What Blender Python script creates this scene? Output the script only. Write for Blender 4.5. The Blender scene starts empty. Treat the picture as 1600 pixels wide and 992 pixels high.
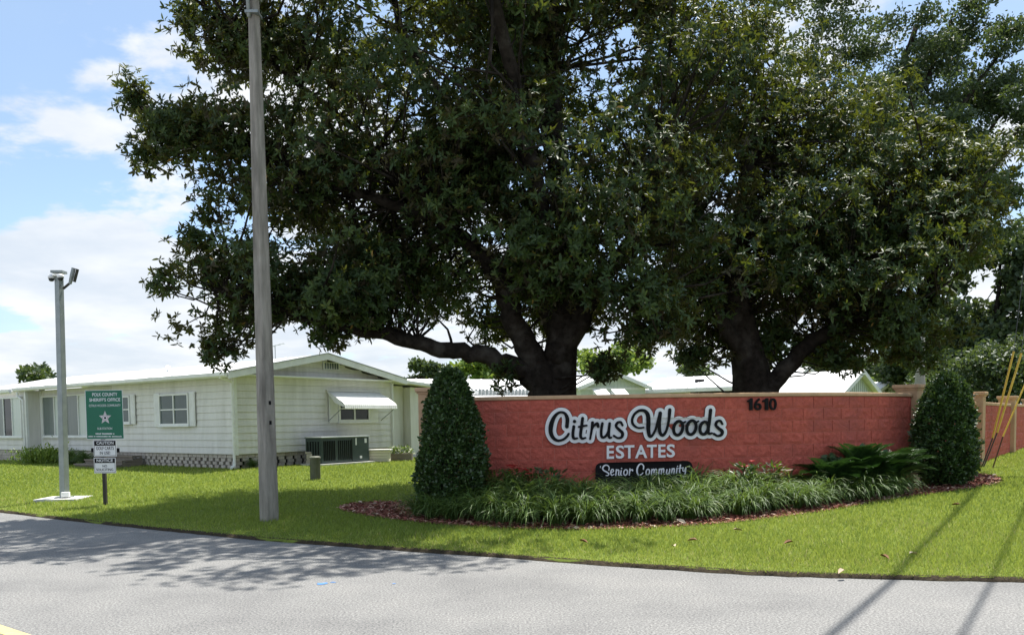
import bpy, bmesh, math, random
import numpy as np
from mathutils import Matrix, Vector

# ------------------------------------------------------------------ camera
F = 1300.0; EYE = 1.6; PITCH = math.radians(3.0); ROLL = math.radians(-0.8); SHIFT = 0.143
scene = bpy.context.scene
col = scene.collection
cam_d = bpy.data.cameras.new('camera'); cam = bpy.data.objects.new('camera', cam_d); col.objects.link(cam)
cam_d.sensor_width = 36.0; cam_d.sensor_fit = 'HORIZONTAL'; cam_d.lens = 36.0 * F / 1600.0
cam_d.shift_y = SHIFT; cam_d.clip_start = 0.05; cam_d.clip_end = 3000
CM = Matrix.Rotation(math.pi / 2 - PITCH, 4, 'X') @ Matrix.Rotation(ROLL, 4, 'Z')
cam.matrix_world = Matrix.Translation((0, 0, EYE)) @ CM
scene.camera = cam

# ------------------------------------------------------------------ sun and sky
SUN_EL = math.radians(69.5); SUN_AZ = math.radians(35.8)      # azimuth from +Y towards +X
SKY_STRENGTH = 0.11; SUN_STRENGTH = 4.9; EXPOSURE = 0.92
sd = bpy.data.lights.new('sun', 'SUN'); sun = bpy.data.objects.new('sun', sd); col.objects.link(sun)
sd.energy = SUN_STRENGTH; sd.angle = math.radians(0.53); sd.color = (1.0, 0.955, 0.88)
to_sun = Vector((math.sin(SUN_AZ) * math.cos(SUN_EL), math.cos(SUN_AZ) * math.cos(SUN_EL), math.sin(SUN_EL)))
sun.rotation_euler = to_sun.to_track_quat('Z', 'Y').to_euler()
sun.location = to_sun * 60

world = bpy.data.worlds.new('World'); scene.world = world; world.use_nodes = True
wn = world.node_tree.nodes; wl = world.node_tree.links
wn.clear()
w_out = wn.new('ShaderNodeOutputWorld'); w_bg = wn.new('ShaderNodeBackground')
w_sky = wn.new('ShaderNodeTexSky'); w_sky.sky_type = 'NISHITA'; w_sky.sun_disc = False
w_sky.sun_elevation = SUN_EL; w_sky.sun_rotation = SUN_AZ; w_sky.air_density = 1.0; w_sky.dust_density = 0.6; w_sky.ozone_density = 1.3
w_tc = wn.new('ShaderNodeTexCoord'); w_sep = wn.new('ShaderNodeSeparateXYZ')
wl.new(w_tc.outputs['Generated'], w_sep.inputs[0])
def wmath(op, a, b=None):
    n = wn.new('ShaderNodeMath'); n.operation = op
    for i, v in enumerate((a, b)):
        if v is None: continue
        if isinstance(v, (int, float)): n.inputs[i].default_value = v
        else: wl.new(v, n.inputs[i])
    return n.outputs[0]
zc = wmath('MAXIMUM', w_sep.outputs[2], 0.0)
zz = wmath('ADD', zc, 0.16)
w_cmb = wn.new('ShaderNodeCombineXYZ')
wl.new(wmath('DIVIDE', w_sep.outputs[0], zz), w_cmb.inputs[0]); wl.new(wmath('DIVIDE', w_sep.outputs[1], zz), w_cmb.inputs[1])
w_cmb.inputs[2].default_value = 0.37
def wnoise(scale, detail, rough, off):
    mp = wn.new('ShaderNodeMapping'); mp.inputs['Location'].default_value = off
    wl.new(w_cmb.outputs[0], mp.inputs['Vector'])
    n = wn.new('ShaderNodeTexNoise'); n.inputs['Scale'].default_value = scale; n.inputs['Detail'].default_value = detail
    n.inputs['Roughness'].default_value = rough; n.inputs['Distortion'].default_value = 0.12
    wl.new(mp.outputs[0], n.inputs['Vector']); return n.outputs['Fac']
def wramp(src, p0, p1, c0=0.0, c1=1.0):
    r = wn.new('ShaderNodeMapRange'); r.interpolation_type = 'SMOOTHSTEP'
    r.inputs['From Min'].default_value = p0; r.inputs['From Max'].default_value = p1
    r.inputs['To Min'].default_value = c0; r.inputs['To Max'].default_value = c1
    wl.new(src, r.inputs['Value']); return r.outputs[0]
cl1 = wramp(wmath('ADD', wnoise(1.9, 12, 0.56, (1.15, 2.6, 0)), wramp(w_sep.outputs[2], 0.0, 0.42, 0.13, 0.0)), 0.49, 0.575)
cl_shade = wramp(wnoise(1.7, 7, 0.55, (7.7, -2.1, 0)), 0.35, 0.70)
# cumulus (bright, with greyer bases) and thin veil
w_ccol = wn.new('ShaderNodeMixRGB'); wl.new(cl_shade, w_ccol.inputs[0])
w_ccol.inputs[1].default_value = (3.7, 4.05, 4.5, 1); w_ccol.inputs[2].default_value = (5.1, 5.15, 5.2, 1)
w_veil = wn.new('ShaderNodeMixRGB'); w_veil.inputs[2].default_value = (2.6, 3.5, 4.7, 1)
wl.new(w_sky.outputs[0], w_veil.inputs[1])
wl.new(wmath('MULTIPLY', wramp(wnoise(0.6, 5, 0.5, (-1.0, 5.0, 0)), 0.22, 0.66), 0.72), w_veil.inputs[0])
w_mix = wn.new('ShaderNodeMixRGB'); wl.new(wmath('MULTIPLY', cl1, 0.92), w_mix.inputs[0])
wl.new(w_veil.outputs[0], w_mix.inputs[1]); wl.new(w_ccol.outputs[0], w_mix.inputs[2])
wl.new(w_mix.outputs[0], w_bg.inputs['Color']); w_bg.inputs['Strength'].default_value = SKY_STRENGTH
wl.new(w_bg.outputs[0], w_out.inputs[0])
vs = scene.view_settings; vs.view_transform = 'Standard'; vs.look = 'None'; vs.gamma = 1.0; vs.exposure = EXPOSURE
vs.use_curve_mapping = False
scene.cycles.max_bounces = 7; scene.cycles.diffuse_bounces = 3; scene.cycles.glossy_bounces = 3
scene.cycles.transmission_bounces = 4; scene.cycles.transparent_max_bounces = 6

# ------------------------------------------------------------------ measuring helpers
CM3 = np.array(CM.to_3x3()); CP = np.array([0, 0, EYE])
def ray(px, py): return CM3 @ np.array([(px - 800) / F, -(py - 496 - SHIFT * 1600) / F, -1.0])
def atY(px, py, Y): r = ray(px, py); return CP + r * (Y / r[1])
def atZ(px, py, Z=0.0): r = ray(px, py); return CP + r * ((Z - EYE) / r[2])
def proj(p):
    q = CM3.T @ (np.array(p, float) - CP); return 800 + F * q[0] / -q[2], 496 + SHIFT * 1600 - F * q[1] / -q[2]

EDGE = np.array([(-400, 330), (-60, 53), (-40, 38), (-20, 23.2), (-9.71, 15.7), (-7.72, 14.25), (-5.4, 12.66), (-3.56, 11.46), (-1.63, 10.42), (0, 9.6),
                 (1.36, 8.86), (2.57, 8.33), (3.73, 8.04), (4.85, 7.83), (7, 7.62), (12, 7.7), (30, 9.5), (60, 14), (400, 60)])
def edgeY(x): return np.interp(x, EDGE[:, 0], EDGE[:, 1])
def ground(x, y):
    s = np.maximum(np.asarray(y, float) - edgeY(x), 0.0)
    z = 0.035 + 0.029 * np.minimum(s, 9.5)
    z = z + 0.022 * np.clip(np.asarray(x, float) - 4.5, 0, 8) * np.clip(s / 7.0, 0, 1)
    return z
def g(x, y): return float(ground(x, y))

# ------------------------------------------------------------------ object helpers
def link(o): col.objects.link(o); return o
def tag(o, label=None, cat=None, group=None, kind=None):
    if label: o['label'] = label
    if cat: o['category'] = cat
    if group: o['group'] = group
    if kind: o['kind'] = kind
    return o
def thing(name, label, cat, loc=(0, 0, 0), group=None, rz=0.0):
    o = link(bpy.data.objects.new(name, None)); o.location = loc; o.rotation_euler = (0, 0, rz); o.empty_display_size = 0.2
    return tag(o, label, cat, group)
def setpar(o, parent, local=False):
    if parent is not None:
        o.parent = parent
        if not local:
            p = parent; off = Vector((0, 0, 0))
            while p is not None: off += Vector(p.location); p = p.parent
            o.location = -off
class MB:
    """collects verts and faces of one mesh"""
    def __init__(s): s.v = []; s.f = []
    def add(s, vs, fs):
        b = len(s.v); s.v += [tuple(map(float, p)) for p in vs]; s.f += [tuple(i + b for i in q) for q in fs]; return s
    def frame_box(s, o, a, b, c):
        """box from corner o along vectors a, b, c"""
        o, a, b, c = (np.array(q, float) for q in (o, a, b, c))
        if np.dot(np.cross(a, b), c) < 0: o, a, b = o, b, a
        P = [o, o + a, o + a + b, o + b, o + c, o + a + c, o + a + b + c, o + b + c]
        return s.add(P, [(0, 3, 2, 1), (4, 5, 6, 7), (0, 1, 5, 4), (1, 2, 6, 5), (2, 3, 7, 6), (3, 0, 4, 7)])
    def box(s, x0, x1, y0, y1, z0, z1): return s.frame_box((x0, y0, z0), (x1 - x0, 0, 0), (0, y1 - y0, 0), (0, 0, z1 - z0))
    def tube(s, pts, rad, n=8, cap=True, phase=0.0):
        pts = [np.array(p, float) for p in pts]
        if isinstance(rad, (int, float)): rad = [rad] * len(pts)
        rings = []; prev = None
        for i, p in enumerate(pts):
            d = pts[min(i + 1, len(pts) - 1)] - pts[max(i - 1, 0)]; d = d / (np.linalg.norm(d) + 1e-9)
            if prev is None:
                u = np.cross(d, (0, 0, 1.0)); 
                if np.linalg.norm(u) < 0.05: u = np.cross(d, (0, 1.0, 0))
            else: u = prev - d * np.dot(prev, d)
            u = u / np.linalg.norm(u); prev = u; w = np.cross(d, u)
            rings.append([p + rad[i] * (math.cos(phase + 2 * math.pi * k / n) * u + math.sin(phase + 2 * math.pi * k / n) * w) for k in range(n)])
        vs = [q for r in rings for q in r]; fs = []
        for i in range(len(rings) - 1):
            for k in range(n): fs.append((i * n + k, i * n + (k + 1) % n, (i + 1) * n + (k + 1) % n, (i + 1) * n + k))
        if cap: fs.append(tuple(range(n - 1, -1, -1))); fs.append(tuple((len(rings) - 1) * n + k for k in range(n)))
        return s.add(vs, fs)
    def lathe(s, c, prof, n=16):
        vs = []; fs = []
        for r, z in prof: vs += [(c[0] + r * math.cos(2 * math.pi * k / n), c[1] + r * math.sin(2 * math.pi * k / n), c[2] + z) for k in range(n)]
        for i in range(len(prof) - 1):
            for k in range(n): fs.append((i * n + k, i * n + (k + 1) % n, (i + 1) * n + (k + 1) % n, (i + 1) * n + k))
        fs.append(tuple(range(n - 1, -1, -1))); fs.append(tuple((len(prof) - 1) * n + k for k in range(n)))
        return s.add(vs, fs)
    def prism(s, poly, off):
        """polygon (3D points) extruded by vector off"""
        n = len(poly); P = [np.array(p, float) for p in poly]; off = np.array(off, float)
        return s.add(P + [p + off for p in P], [tuple(range(n - 1, -1, -1)), tuple(range(n, 2 * n))] + [(k, (k + 1) % n, n + (k + 1) % n, n + k) for k in range(n)])
    def mesh(s, name, mat, smooth=False):
        me = bpy.data.meshes.new(name); me.from_pydata(s.v, [], s.f); me.validate()
        bm = bmesh.new(); bm.from_mesh(me); bmesh.ops.recalc_face_normals(bm, faces=bm.faces); bm.to_mesh(me); bm.free()
        if smooth: me.polygons.foreach_set('use_smooth', [True] * len(me.polygons))
        me.materials.append(mat); return me
    def build(s, name, mat, parent=None, label=None, smooth=False, bevel=0.0, local=False, kind=None):
        o = link(bpy.data.objects.new(name, s.mesh(name, mat, smooth))); setpar(o, parent, local)
        if label: o['label'] = label
        if kind: o['kind'] = kind
        if bevel: m = o.modifiers.new('bevel', 'BEVEL'); m.width = bevel; m.segments = 2; m.limit_method = 'ANGLE'
        return o
def np_mesh(name, V, faces_n, idx, mat, rnd=None):
    """fast mesh: V (n,3), idx flat loop indices, every face with faces_n corners"""
    me = bpy.data.meshes.new(name); nf = len(idx) // faces_n
    me.vertices.add(len(V)); me.vertices.foreach_set('co', np.ascontiguousarray(V, np.float32).ravel())
    me.loops.add(len(idx)); me.loops.foreach_set('vertex_index', np.ascontiguousarray(idx, np.int32).ravel())
    me.polygons.add(nf); me.polygons.foreach_set('loop_start', np.arange(0, nf * faces_n, faces_n, dtype=np.int32))
    me.update(calc_edges=True)
    if rnd is not None:
        a = me.attributes.new('rnd', 'FLOAT', 'FACE'); a.data.foreach_set('value', np.ascontiguousarray(rnd, np.float32))
    me.materials.append(mat); return me
def unit(a): return a / (np.linalg.norm(a, axis=-1, keepdims=True) + 1e-9)
def leaf_mesh(name, B, D, N, L, W, rnd, mat, fold=0.25, droop=0.12):
    """lens-shaped folded leaves: base B, direction D, upper normal N, length L, width W"""
    D = unit(D); S = unit(np.cross(D, N)); N = np.cross(S, D); L = L[:, None]; W = W[:, None] * 0.5
    tip = B + D * L - N * L * droop
    l1 = B + D * L * 0.33 + S * W + N * W * fold; l2 = B + D * L * 0.70 + S * W * 0.85 + N * (W * fold - L * droop * 0.45)
    r1 = B + D * L * 0.33 - S * W + N * W * fold; r2 = B + D * L * 0.70 - S * W * 0.85 + N * (W * fold - L * droop * 0.45)
    V = np.stack([B, l1, l2, tip, r2, r1], 1).reshape(-1, 3); n = len(B)
    q = np.array([0, 1, 2, 3, 0, 3, 4, 5]); idx = (np.arange(n)[:, None] * 6 + q[None]).ravel()
    return np_mesh(name, V, 4, idx, mat, np.repeat(rnd, 2))

# ------------------------------------------------------------------ materials
def new_mat(name):
    m = bpy.data.materials.new(name); m.use_nodes = True; nt = m.node_tree; b = nt.nodes['Principled BSDF']; return m, nt, b
def node(nt, typ, **kw):
    n = nt.nodes.new(typ)
    for k, v in kw.items():
        if k in n.inputs.keys(): n.inputs[k].default_value = v
        else: setattr(n, k, v)
    return n
def rampn(nt, src, stops):
    r = nt.nodes.new('ShaderNodeValToRGB'); el = r.color_ramp.elements
    while len(el) < len(stops): el.new(0.5)
    for e, (p, c) in zip(el, stops): e.position = p; e.color = (*c, 1)
    nt.links.new(src, r.inputs[0]); return r.outputs[0]
def surf(name, c0, c1, scale=6.0, rough=0.8, bump=0.0, bscale=60.0, spec=0.3, c2=None, s2=1.0, metal=0.0, detail=5.0, coord='Object', stretch=None, vary=0.0):
    """mottled procedural surface: c0..c1 by fine noise, blotches of c2 by coarse noise"""
    m, nt, b = new_mat(name); tc = node(nt, 'ShaderNodeTexCoord'); src = tc.outputs[coord] if coord != 'World' else node(nt, 'ShaderNodeNewGeometry').outputs['Position']
    if stretch:
        mp = node(nt, 'ShaderNodeMapping'); mp.inputs['Scale'].default_value = stretch; nt.links.new(src, mp.inputs[0]); src = mp.outputs[0]
    n1 = node(nt, 'ShaderNodeTexNoise', Scale=scale, Detail=detail, Roughness=0.6); nt.links.new(src, n1.inputs['Vector'])
    c = rampn(nt, n1.outputs['Fac'], [(0.3, c0), (0.7, c1)])
    if c2 is not None:
        n2 = node(nt, 'ShaderNodeTexNoise', Scale=s2, Detail=4.0, Roughness=0.6); nt.links.new(src, n2.inputs['Vector'])
        mr = node(nt, 'ShaderNodeMapRange'); mr.inputs['From Min'].default_value = 0.5; mr.inputs['From Max'].default_value = 0.72
        nt.links.new(n2.outputs['Fac'], mr.inputs['Value'])
        mx = node(nt, 'ShaderNodeMixRGB'); nt.links.new(mr.outputs[0], mx.inputs[0]); nt.links.new(c, mx.inputs[1]); mx.inputs[2].default_value = (*c2, 1); c = mx.outputs[0]
    if vary:
        oi = node(nt, 'ShaderNodeObjectInfo'); mr = node(nt, 'ShaderNodeMapRange'); mr.inputs['To Min'].default_value = 1 - vary; mr.inputs['To Max'].default_value = 1 + vary
        nt.links.new(oi.outputs['Random'], mr.inputs['Value'])
        hs = node(nt, 'ShaderNodeHueSaturation'); nt.links.new(mr.outputs[0], hs.inputs['Value']); nt.links.new(c, hs.inputs['Color']); c = hs.outputs[0]
    nt.links.new(c, b.inputs['Base Color']); b.inputs['Roughness'].default_value = rough; b.inputs['Metallic'].default_value = metal
    b.inputs['Specular IOR Level'].default_value = spec
    if bump:
        nb = node(nt, 'ShaderNodeTexNoise', Scale=bscale, Detail=6.0, Roughness=0.65); nt.links.new(src, nb.inputs['Vector'])
        bp = node(nt, 'ShaderNodeBump'); bp.inputs['Strength'].default_value = bump; bp.inputs['Distance'].default_value = 0.02
        nt.links.new(nb.outputs['Fac'], bp.inputs['Height']); nt.links.new(bp.outputs[0], b.inputs['Normal'])
    return m
def leafmat(name, stops, under=None, rough=0.45, spec=0.5, trans=0.25, tcol=(0.12, 0.2, 0.02)):
    m, nt, b = new_mat(name); at = node(nt, 'ShaderNodeAttribute'); at.attribute_name = 'rnd'
    c = rampn(nt, at.outputs['Fac'], stops)
    if under is not None:
        ge = node(nt, 'ShaderNodeNewGeometry'); mx = node(nt, 'ShaderNodeMixRGB'); nt.links.new(ge.outputs['Backfacing'], mx.inputs[0])
        nt.links.new(c, mx.inputs[1]); mx.inputs[2].default_value = (*under, 1); c = mx.outputs[0]
    nt.links.new(c, b.inputs['Base Color']); b.inputs['Roughness'].default_value = rough; b.inputs['Specular IOR Level'].default_value = spec
    if trans:
        tr = node(nt, 'ShaderNodeBsdfTranslucent'); tr.inputs['Color'].default_value = (*tcol, 1)
        ms = node(nt, 'ShaderNodeMixShader'); ms.inputs[0].default_value = trans
        nt.links.new(b.outputs[0], ms.inputs[1]); nt.links.new(tr.outputs[0], ms.inputs[2])
        nt.links.new(ms.outputs[0], nt.nodes['Material Output'].inputs[0])
    return m
M = {}
M['red'] = surf('red_split_face_paint', (0.385, 0.080, 0.057), (0.545, 0.132, 0.094), 16, 0.8, 1.0, 38, 0.2, c2=(0.36, 0.095, 0.075), s2=1.3, vary=0.06, coord='World')
M['mortar'] = surf('red_painted_mortar', (0.46, 0.14, 0.105), (0.56, 0.20, 0.15), 20, 0.85, 0.3, 80)
M['stucco'] = surf('tan_stucco', (0.50, 0.32, 0.19), (0.60, 0.40, 0.25), 9, 0.9, 0.5, 90, 0.2, c2=(0.42, 0.28, 0.18), s2=2.2)
M['concrete'] = surf('weathered_concrete', (0.20, 0.186, 0.158), (0.385, 0.36, 0.31), 6, 0.9, 0.6, 60, 0.15, c2=(0.12, 0.112, 0.095), s2=2.2, stretch=(2, 2, 0.3))
M['pad'] = surf('pad_concrete', (0.5, 0.49, 0.47), (0.62, 0.61, 0.58), 12, 0.9, 0.2, 90)
M['siding'] = surf('off_white_siding', (0.655, 0.64, 0.61), (0.735, 0.72, 0.69), 3, 0.55, 0.05, 120, 0.3, c2=(0.58, 0.57, 0.53), s2=0.9, coord='World', stretch=(2.5, 2.5, 0.5))
M['white'] = surf('white_trim', (0.72, 0.73, 0.72), (0.80, 0.81, 0.80), 5, 0.5, 0, 1, 0.35, c2=(0.66, 0.66, 0.64), s2=1.5)
M['roofwhite'] = surf('white_roof_coating', (0.76, 0.77, 0.77), (0.83, 0.83, 0.83), 2, 0.6, 0.1, 30, 0.3, c2=(0.62, 0.61, 0.58), s2=0.7)
M['glass'] = surf('dark_window_glass', (0.020, 0.024, 0.026), (0.03, 0.034, 0.036), 2, 0.06, 0, 1, 0.3)
M['tint'] = surf('grey_tinted_glass', (0.07, 0.095, 0.095), (0.10, 0.13, 0.13), 2, 0.12, 0, 1, 0.35)
M['brick'] = surf('pale_skirting_brick', (0.42, 0.38, 0.33), (0.56, 0.51, 0.45), 10, 0.9, 0.3, 60, 0.2, c2=(0.34, 0.29, 0.25), s2=3)
M['dark'] = surf('painted_opening_shade', (0.012, 0.012, 0.012), (0.02, 0.02, 0.02), 5, 0.95)  # near-black colour standing in for shade inside openings
M['wood'] = surf('weathered_wood', (0.17, 0.145, 0.12), (0.26, 0.225, 0.19), 5, 0.9, 0.4, 40, 0.2, stretch=(1, 1, 8))
M['green_sign'] = surf('green_sign_sheet', (0.006, 0.125, 0.070), (0.010, 0.145, 0.082), 3, 0.4, 0, 1, 0.4)
M['white_sign'] = surf('white_sign_sheet', (0.70, 0.70, 0.72), (0.78, 0.78, 0.79), 4, 0.45, 0, 1, 0.4)
M['black'] = surf('black_paint', (0.006, 0.006, 0.007), (0.011, 0.011, 0.012), 6, 0.6, 0, 1, 0.12)
M['metal'] = surf('galvanised_steel', (0.22, 0.25, 0.245), (0.30, 0.335, 0.325), 5, 0.42, 0.05, 50, 0.5, metal=0.35, c2=(0.30, 0.32, 0.32), s2=2)
M['post'] = surf('dark_bronze_post', (0.035, 0.032, 0.026), (0.055, 0.05, 0.042), 8, 0.7)
M['acgreen'] = surf('dark_green_cabinet', (0.030, 0.048, 0.045), (0.045, 0.066, 0.062), 5, 0.5, 0, 1, 0.4)
M['pedestal'] = surf('grey_green_plastic', (0.10, 0.105, 0.075), (0.14, 0.145, 0.11), 6, 0.6)
M['yellow'] = surf('yellow_plastic', (0.62, 0.40, 0.045), (0.70, 0.47, 0.07), 6, 0.5, 0, 1, 0.4)
M['rust'] = surf('rusty_rod', (0.07, 0.035, 0.022), (0.12, 0.06, 0.035), 20, 0.8)
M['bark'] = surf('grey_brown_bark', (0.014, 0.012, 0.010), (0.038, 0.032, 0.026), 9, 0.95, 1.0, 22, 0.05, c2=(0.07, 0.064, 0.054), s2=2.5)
M['palmbark'] = surf('palm_trunk', (0.28, 0.27, 0.25), (0.38, 0.37, 0.34), 8, 0.9, 0.3, 30, stretch=(1, 1, 6))
M['timber'] = surf('utility_pole_timber', (0.10, 0.075, 0.055), (0.16, 0.125, 0.095), 8, 0.9, 0.3, 40, stretch=(6, 6, 1))
M['sidegreen'] = surf('pale_green_siding', (0.50, 0.56, 0.50), (0.58, 0.63, 0.57), 3, 0.6, 0.0, 1, 0.3)
M['cream'] = surf('cream_siding', (0.58, 0.54, 0.42), (0.65, 0.61, 0.50), 3, 0.6, 0.0, 1, 0.3)

# ================================================================== SETTING: road, lawn, mulch
def asphalt():
    m, nt, b = new_mat('worn_grey_asphalt'); tc = node(nt, 'ShaderNodeTexCoord')
    n1 = node(nt, 'ShaderNodeTexNoise', Scale=52.0, Detail=4.0, Roughness=0.8); nt.links.new(tc.outputs['Object'], n1.inputs['Vector'])
    c = rampn(nt, n1.outputs['Fac'], [(0.34, (0.065, 0.065, 0.065)), (0.49, (0.175, 0.175, 0.172)), (0.68, (0.36, 0.355, 0.345))])
    n2 = node(nt, 'ShaderNodeTexNoise', Scale=0.7, Detail=6.0, Roughness=0.6); nt.links.new(tc.outputs['Object'], n2.inputs['Vector'])
    c2 = rampn(nt, n2.outputs['Fac'], [(0.28, (0.72, 0.72, 0.73)), (0.5, (0.95, 0.95, 0.945)), (0.72, (1.1, 1.09, 1.07))])
    mx = node(nt, 'ShaderNodeMixRGB'); mx.blend_type = 'MULTIPLY'; mx.inputs[0].default_value = 1.0
    nt.links.new(c, mx.inputs[1]); nt.links.new(c2, mx.inputs[2]); nt.links.new(mx.outputs[0], b.inputs['Base Color'])
    b.inputs['Roughness'].default_value = 0.85; b.inputs['Specular IOR Level'].default_value = 0.25
    bp = node(nt, 'ShaderNodeBump'); bp.inputs['Strength'].default_value = 0.3; bp.inputs['Distance'].default_value = 0.004
    nt.links.new(n1.outputs['Fac'], bp.inputs['Height']); nt.links.new(bp.outputs[0], b.inputs['Normal'])
    return m
mb = MB(); mb.add([(-500, -300, 0), (500, -300, 0), (500, 400, 0), (-500, 400, 0)], [(0, 1, 2, 3)])
road = mb.build('road', asphalt()); road['kind'] = 'structure'
M['linepaint'] = surf('yellow_road_paint', (0.50, 0.40, 0.16), (0.62, 0.52, 0.24), 40, 0.8, 0.2, 80, c2=(0.33, 0.29, 0.17), s2=12)
off = np.array([0, -0.16]) + np.array([(-9.6, 11.05), (-6.2, 8.35), (-4.19, 6.78), (-3.72, 6.42), (-2.6, 5.62), (-1.2, 4.7), (0.5, 3.7)])
mb = MB(); tn = np.gradient(off, axis=0); tn = unit(tn); nn = np.stack([-tn[:, 1], tn[:, 0]], 1)
L_ = [(*p, 0.004) for p in off - nn * 0.06]; R_ = [(*p, 0.004) for p in off + nn * 0.06]; k = len(off)
mb.add(L_ + R_, [(i, i + 1, k + i + 1, k + i) for i in range(k - 1)])
mb.build('yellow_line', M['linepaint'], road)
M['bluepaint'] = surf('blue_marking_paint', (0.05, 0.16, 0.42), (0.12, 0.26, 0.5), 60, 0.8)
for (px, py, r) in ((505, 911, 0.07), (520, 909, 0.03), (616, 911, 0.025)):
    c = atZ(px, py, 0.004); mb = MB(); rnd = random.Random(px)
    P = [(c[0] + r * rnd.uniform(0.5, 1.2) * math.cos(a), c[1] + r * 0.8 * rnd.uniform(0.5, 1.2) * math.sin(a), 0.004) for a in np.linspace(0, 6.28, 11)[:-1]]
    mb.add(P, [tuple(range(10))]); mb.build('paint_mark', M['bluepaint'], road)

def lawnmat():
    m, nt, b = new_mat('lawn_soil_and_thatch'); tc = node(nt, 'ShaderNodeTexCoord')
    n1 = node(nt, 'ShaderNodeTexNoise', Scale=30.0, Detail=6.0, Roughness=0.7); nt.links.new(tc.outputs['Object'], n1.inputs['Vector'])
    c = rampn(nt, n1.outputs['Fac'], [(0.3, (0.07, 0.095, 0.02)), (0.6, (0.15, 0.19, 0.035)), (0.8, (0.24, 0.26, 0.08))])
    nt.links.new(c, b.inputs['Base Color']); b.inputs['Roughness'].default_value = 0.95; b.inputs['Specular IOR Level'].default_value = 0.1
    return m
xs = np.unique(np.concatenate([np.linspace(-500, -40, 24), np.linspace(-40, 40, 161), np.linspace(40, 500, 24)]))
ss = np.concatenate([[0, 0.02, 0.15], np.linspace(0.4, 30, 75), np.geomspace(32, 700, 20)])
XX, SS = np.meshgrid(xs, ss, indexing='ij'); YY = edgeY(XX) + SS + 0.03 * np.sin(XX * 9.1) * (SS < 0.1) + 0.02 * np.sin(XX * 23.7) * (SS < 0.1)
ZZ = ground(XX, YY); ZZ[:, 0] = -0.02
V = np.stack([XX, YY, ZZ], -1).reshape(-1, 3); nx, ns = XX.shape
I, J = np.meshgrid(np.arange(nx - 1), np.arange(ns - 1), indexing='ij'); a = (I * ns + J).ravel()
idx = np.stack([a, a + ns, a + ns + 1, a + 1], 1).ravel()
lawn = link(bpy.data.objects.new('lawn', np_mesh('lawn', V, 4, idx, lawnmat()))); lawn['kind'] = 'structure'

M['soil'] = surf('dark_edge_soil', (0.022, 0.018, 0.012), (0.07, 0.055, 0.035), 25, 0.95, 0.8, 60, 0.1)
ex = np.arange(-30, 30, 0.06); rs = np.random.default_rng(4); ey = edgeY(ex); j0 = np.interp(ex, ex[::3], rs.uniform(0.005, 0.05, len(ex[::3]))); j1 = np.interp(ex, ex[::4], rs.uniform(0.01, 0.05, len(ex[::4])))
V = np.concatenate([np.stack([ex, ey - j0, np.full(len(ex), 0.004)], 1), np.stack([ex, ey + 0.0, 0.03 + rs.uniform(0, 0.012, len(ex))], 1), np.stack([ex, ey + 0.03 + j1, ground(ex, ey + 0.08) + 0.004], 1)]); k = len(ex); i_ = np.arange(k - 1)
idx = np.concatenate([np.stack([i_, i_ + 1, k + i_ + 1, k + i_], 1), np.stack([k + i_, k + i_ + 1, 2 * k + i_ + 1, 2 * k + i_], 1)]).ravel()
soil = link(bpy.data.objects.new('soil_edge', np_mesh('soil_edge', V, 4, idx, M['soil']))); soil['kind'] = 'structure'
BED = [(-3.15, 14.6), (-2.75, 13.7), (-2.0, 12.88), (-0.94, 11.97), (0.43, 11.31), (1.72, 11.15), (3.1, 11.5), (4.82, 12.5), (6.36, 13.6), (7.74, 14.25), (8.8, 14.9), (9.3, 15.8), (9.35, 16.6),
       (8.6, 17.0), (7.9, 16.35), (7.35, 15.75), (6.2, 14.8), (4.83, 14.15), (2.6, 13.85), (0.5, 14.0), (-1.4, 14.4), (-2.5, 15.2)]
def smooth_poly(P, it=2):
    P = np.array(P, float)
    for _ in range(it):
        Q = np.roll(P, -1, 0); P = np.stack([0.75 * P + 0.25 * Q, 0.25 * P + 0.75 * Q], 1).reshape(-1, 2)
    return P
BEDP = smooth_poly(BED)
def inside(x, y, P):
    x = np.asarray(x); y = np.asarray(y); r = np.zeros(x.shape, bool); n = len(P)
    for i in range(n):
        x0, y0 = P[i]; x1, y1 = P[(i + 1) % n]
        if y0 == y1: continue
        c = ((y0 > y) != (y1 > y)) & (x < (x1 - x0) * (y - y0) / (y1 - y0) + x0); r ^= c
    return r
M['mulch'] = surf('red_brown_mulch', (0.10, 0.036, 0.026), (0.25, 0.10, 0.075), 45, 0.95, 0.9, 60, 0.1, c2=(0.32, 0.18, 0.14), s2=2.4)
bm = bmesh.new(); bm.faces.new([bm.verts.new((x, y, 0)) for x, y in BEDP])
bmesh.ops.triangulate(bm, faces=bm.faces); bmesh.ops.subdivide_edges(bm, edges=bm.edges, cuts=5, use_grid_fill=True)
for v in bm.verts: v.co.z = g(v.co.x, v.co.y) + 0.012
me = bpy.data.meshes.new('mulch_bed'); bm.to_mesh(me); bm.free(); me.materials.append(M['mulch'])
for p in me.polygons:
    if p.normal.z < 0: me.flip_normals(); break
bed = link(bpy.data.objects.new('mulch_bed', me)); bed['kind'] = 'structure'

rng = np.random.default_rng(11)
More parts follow.
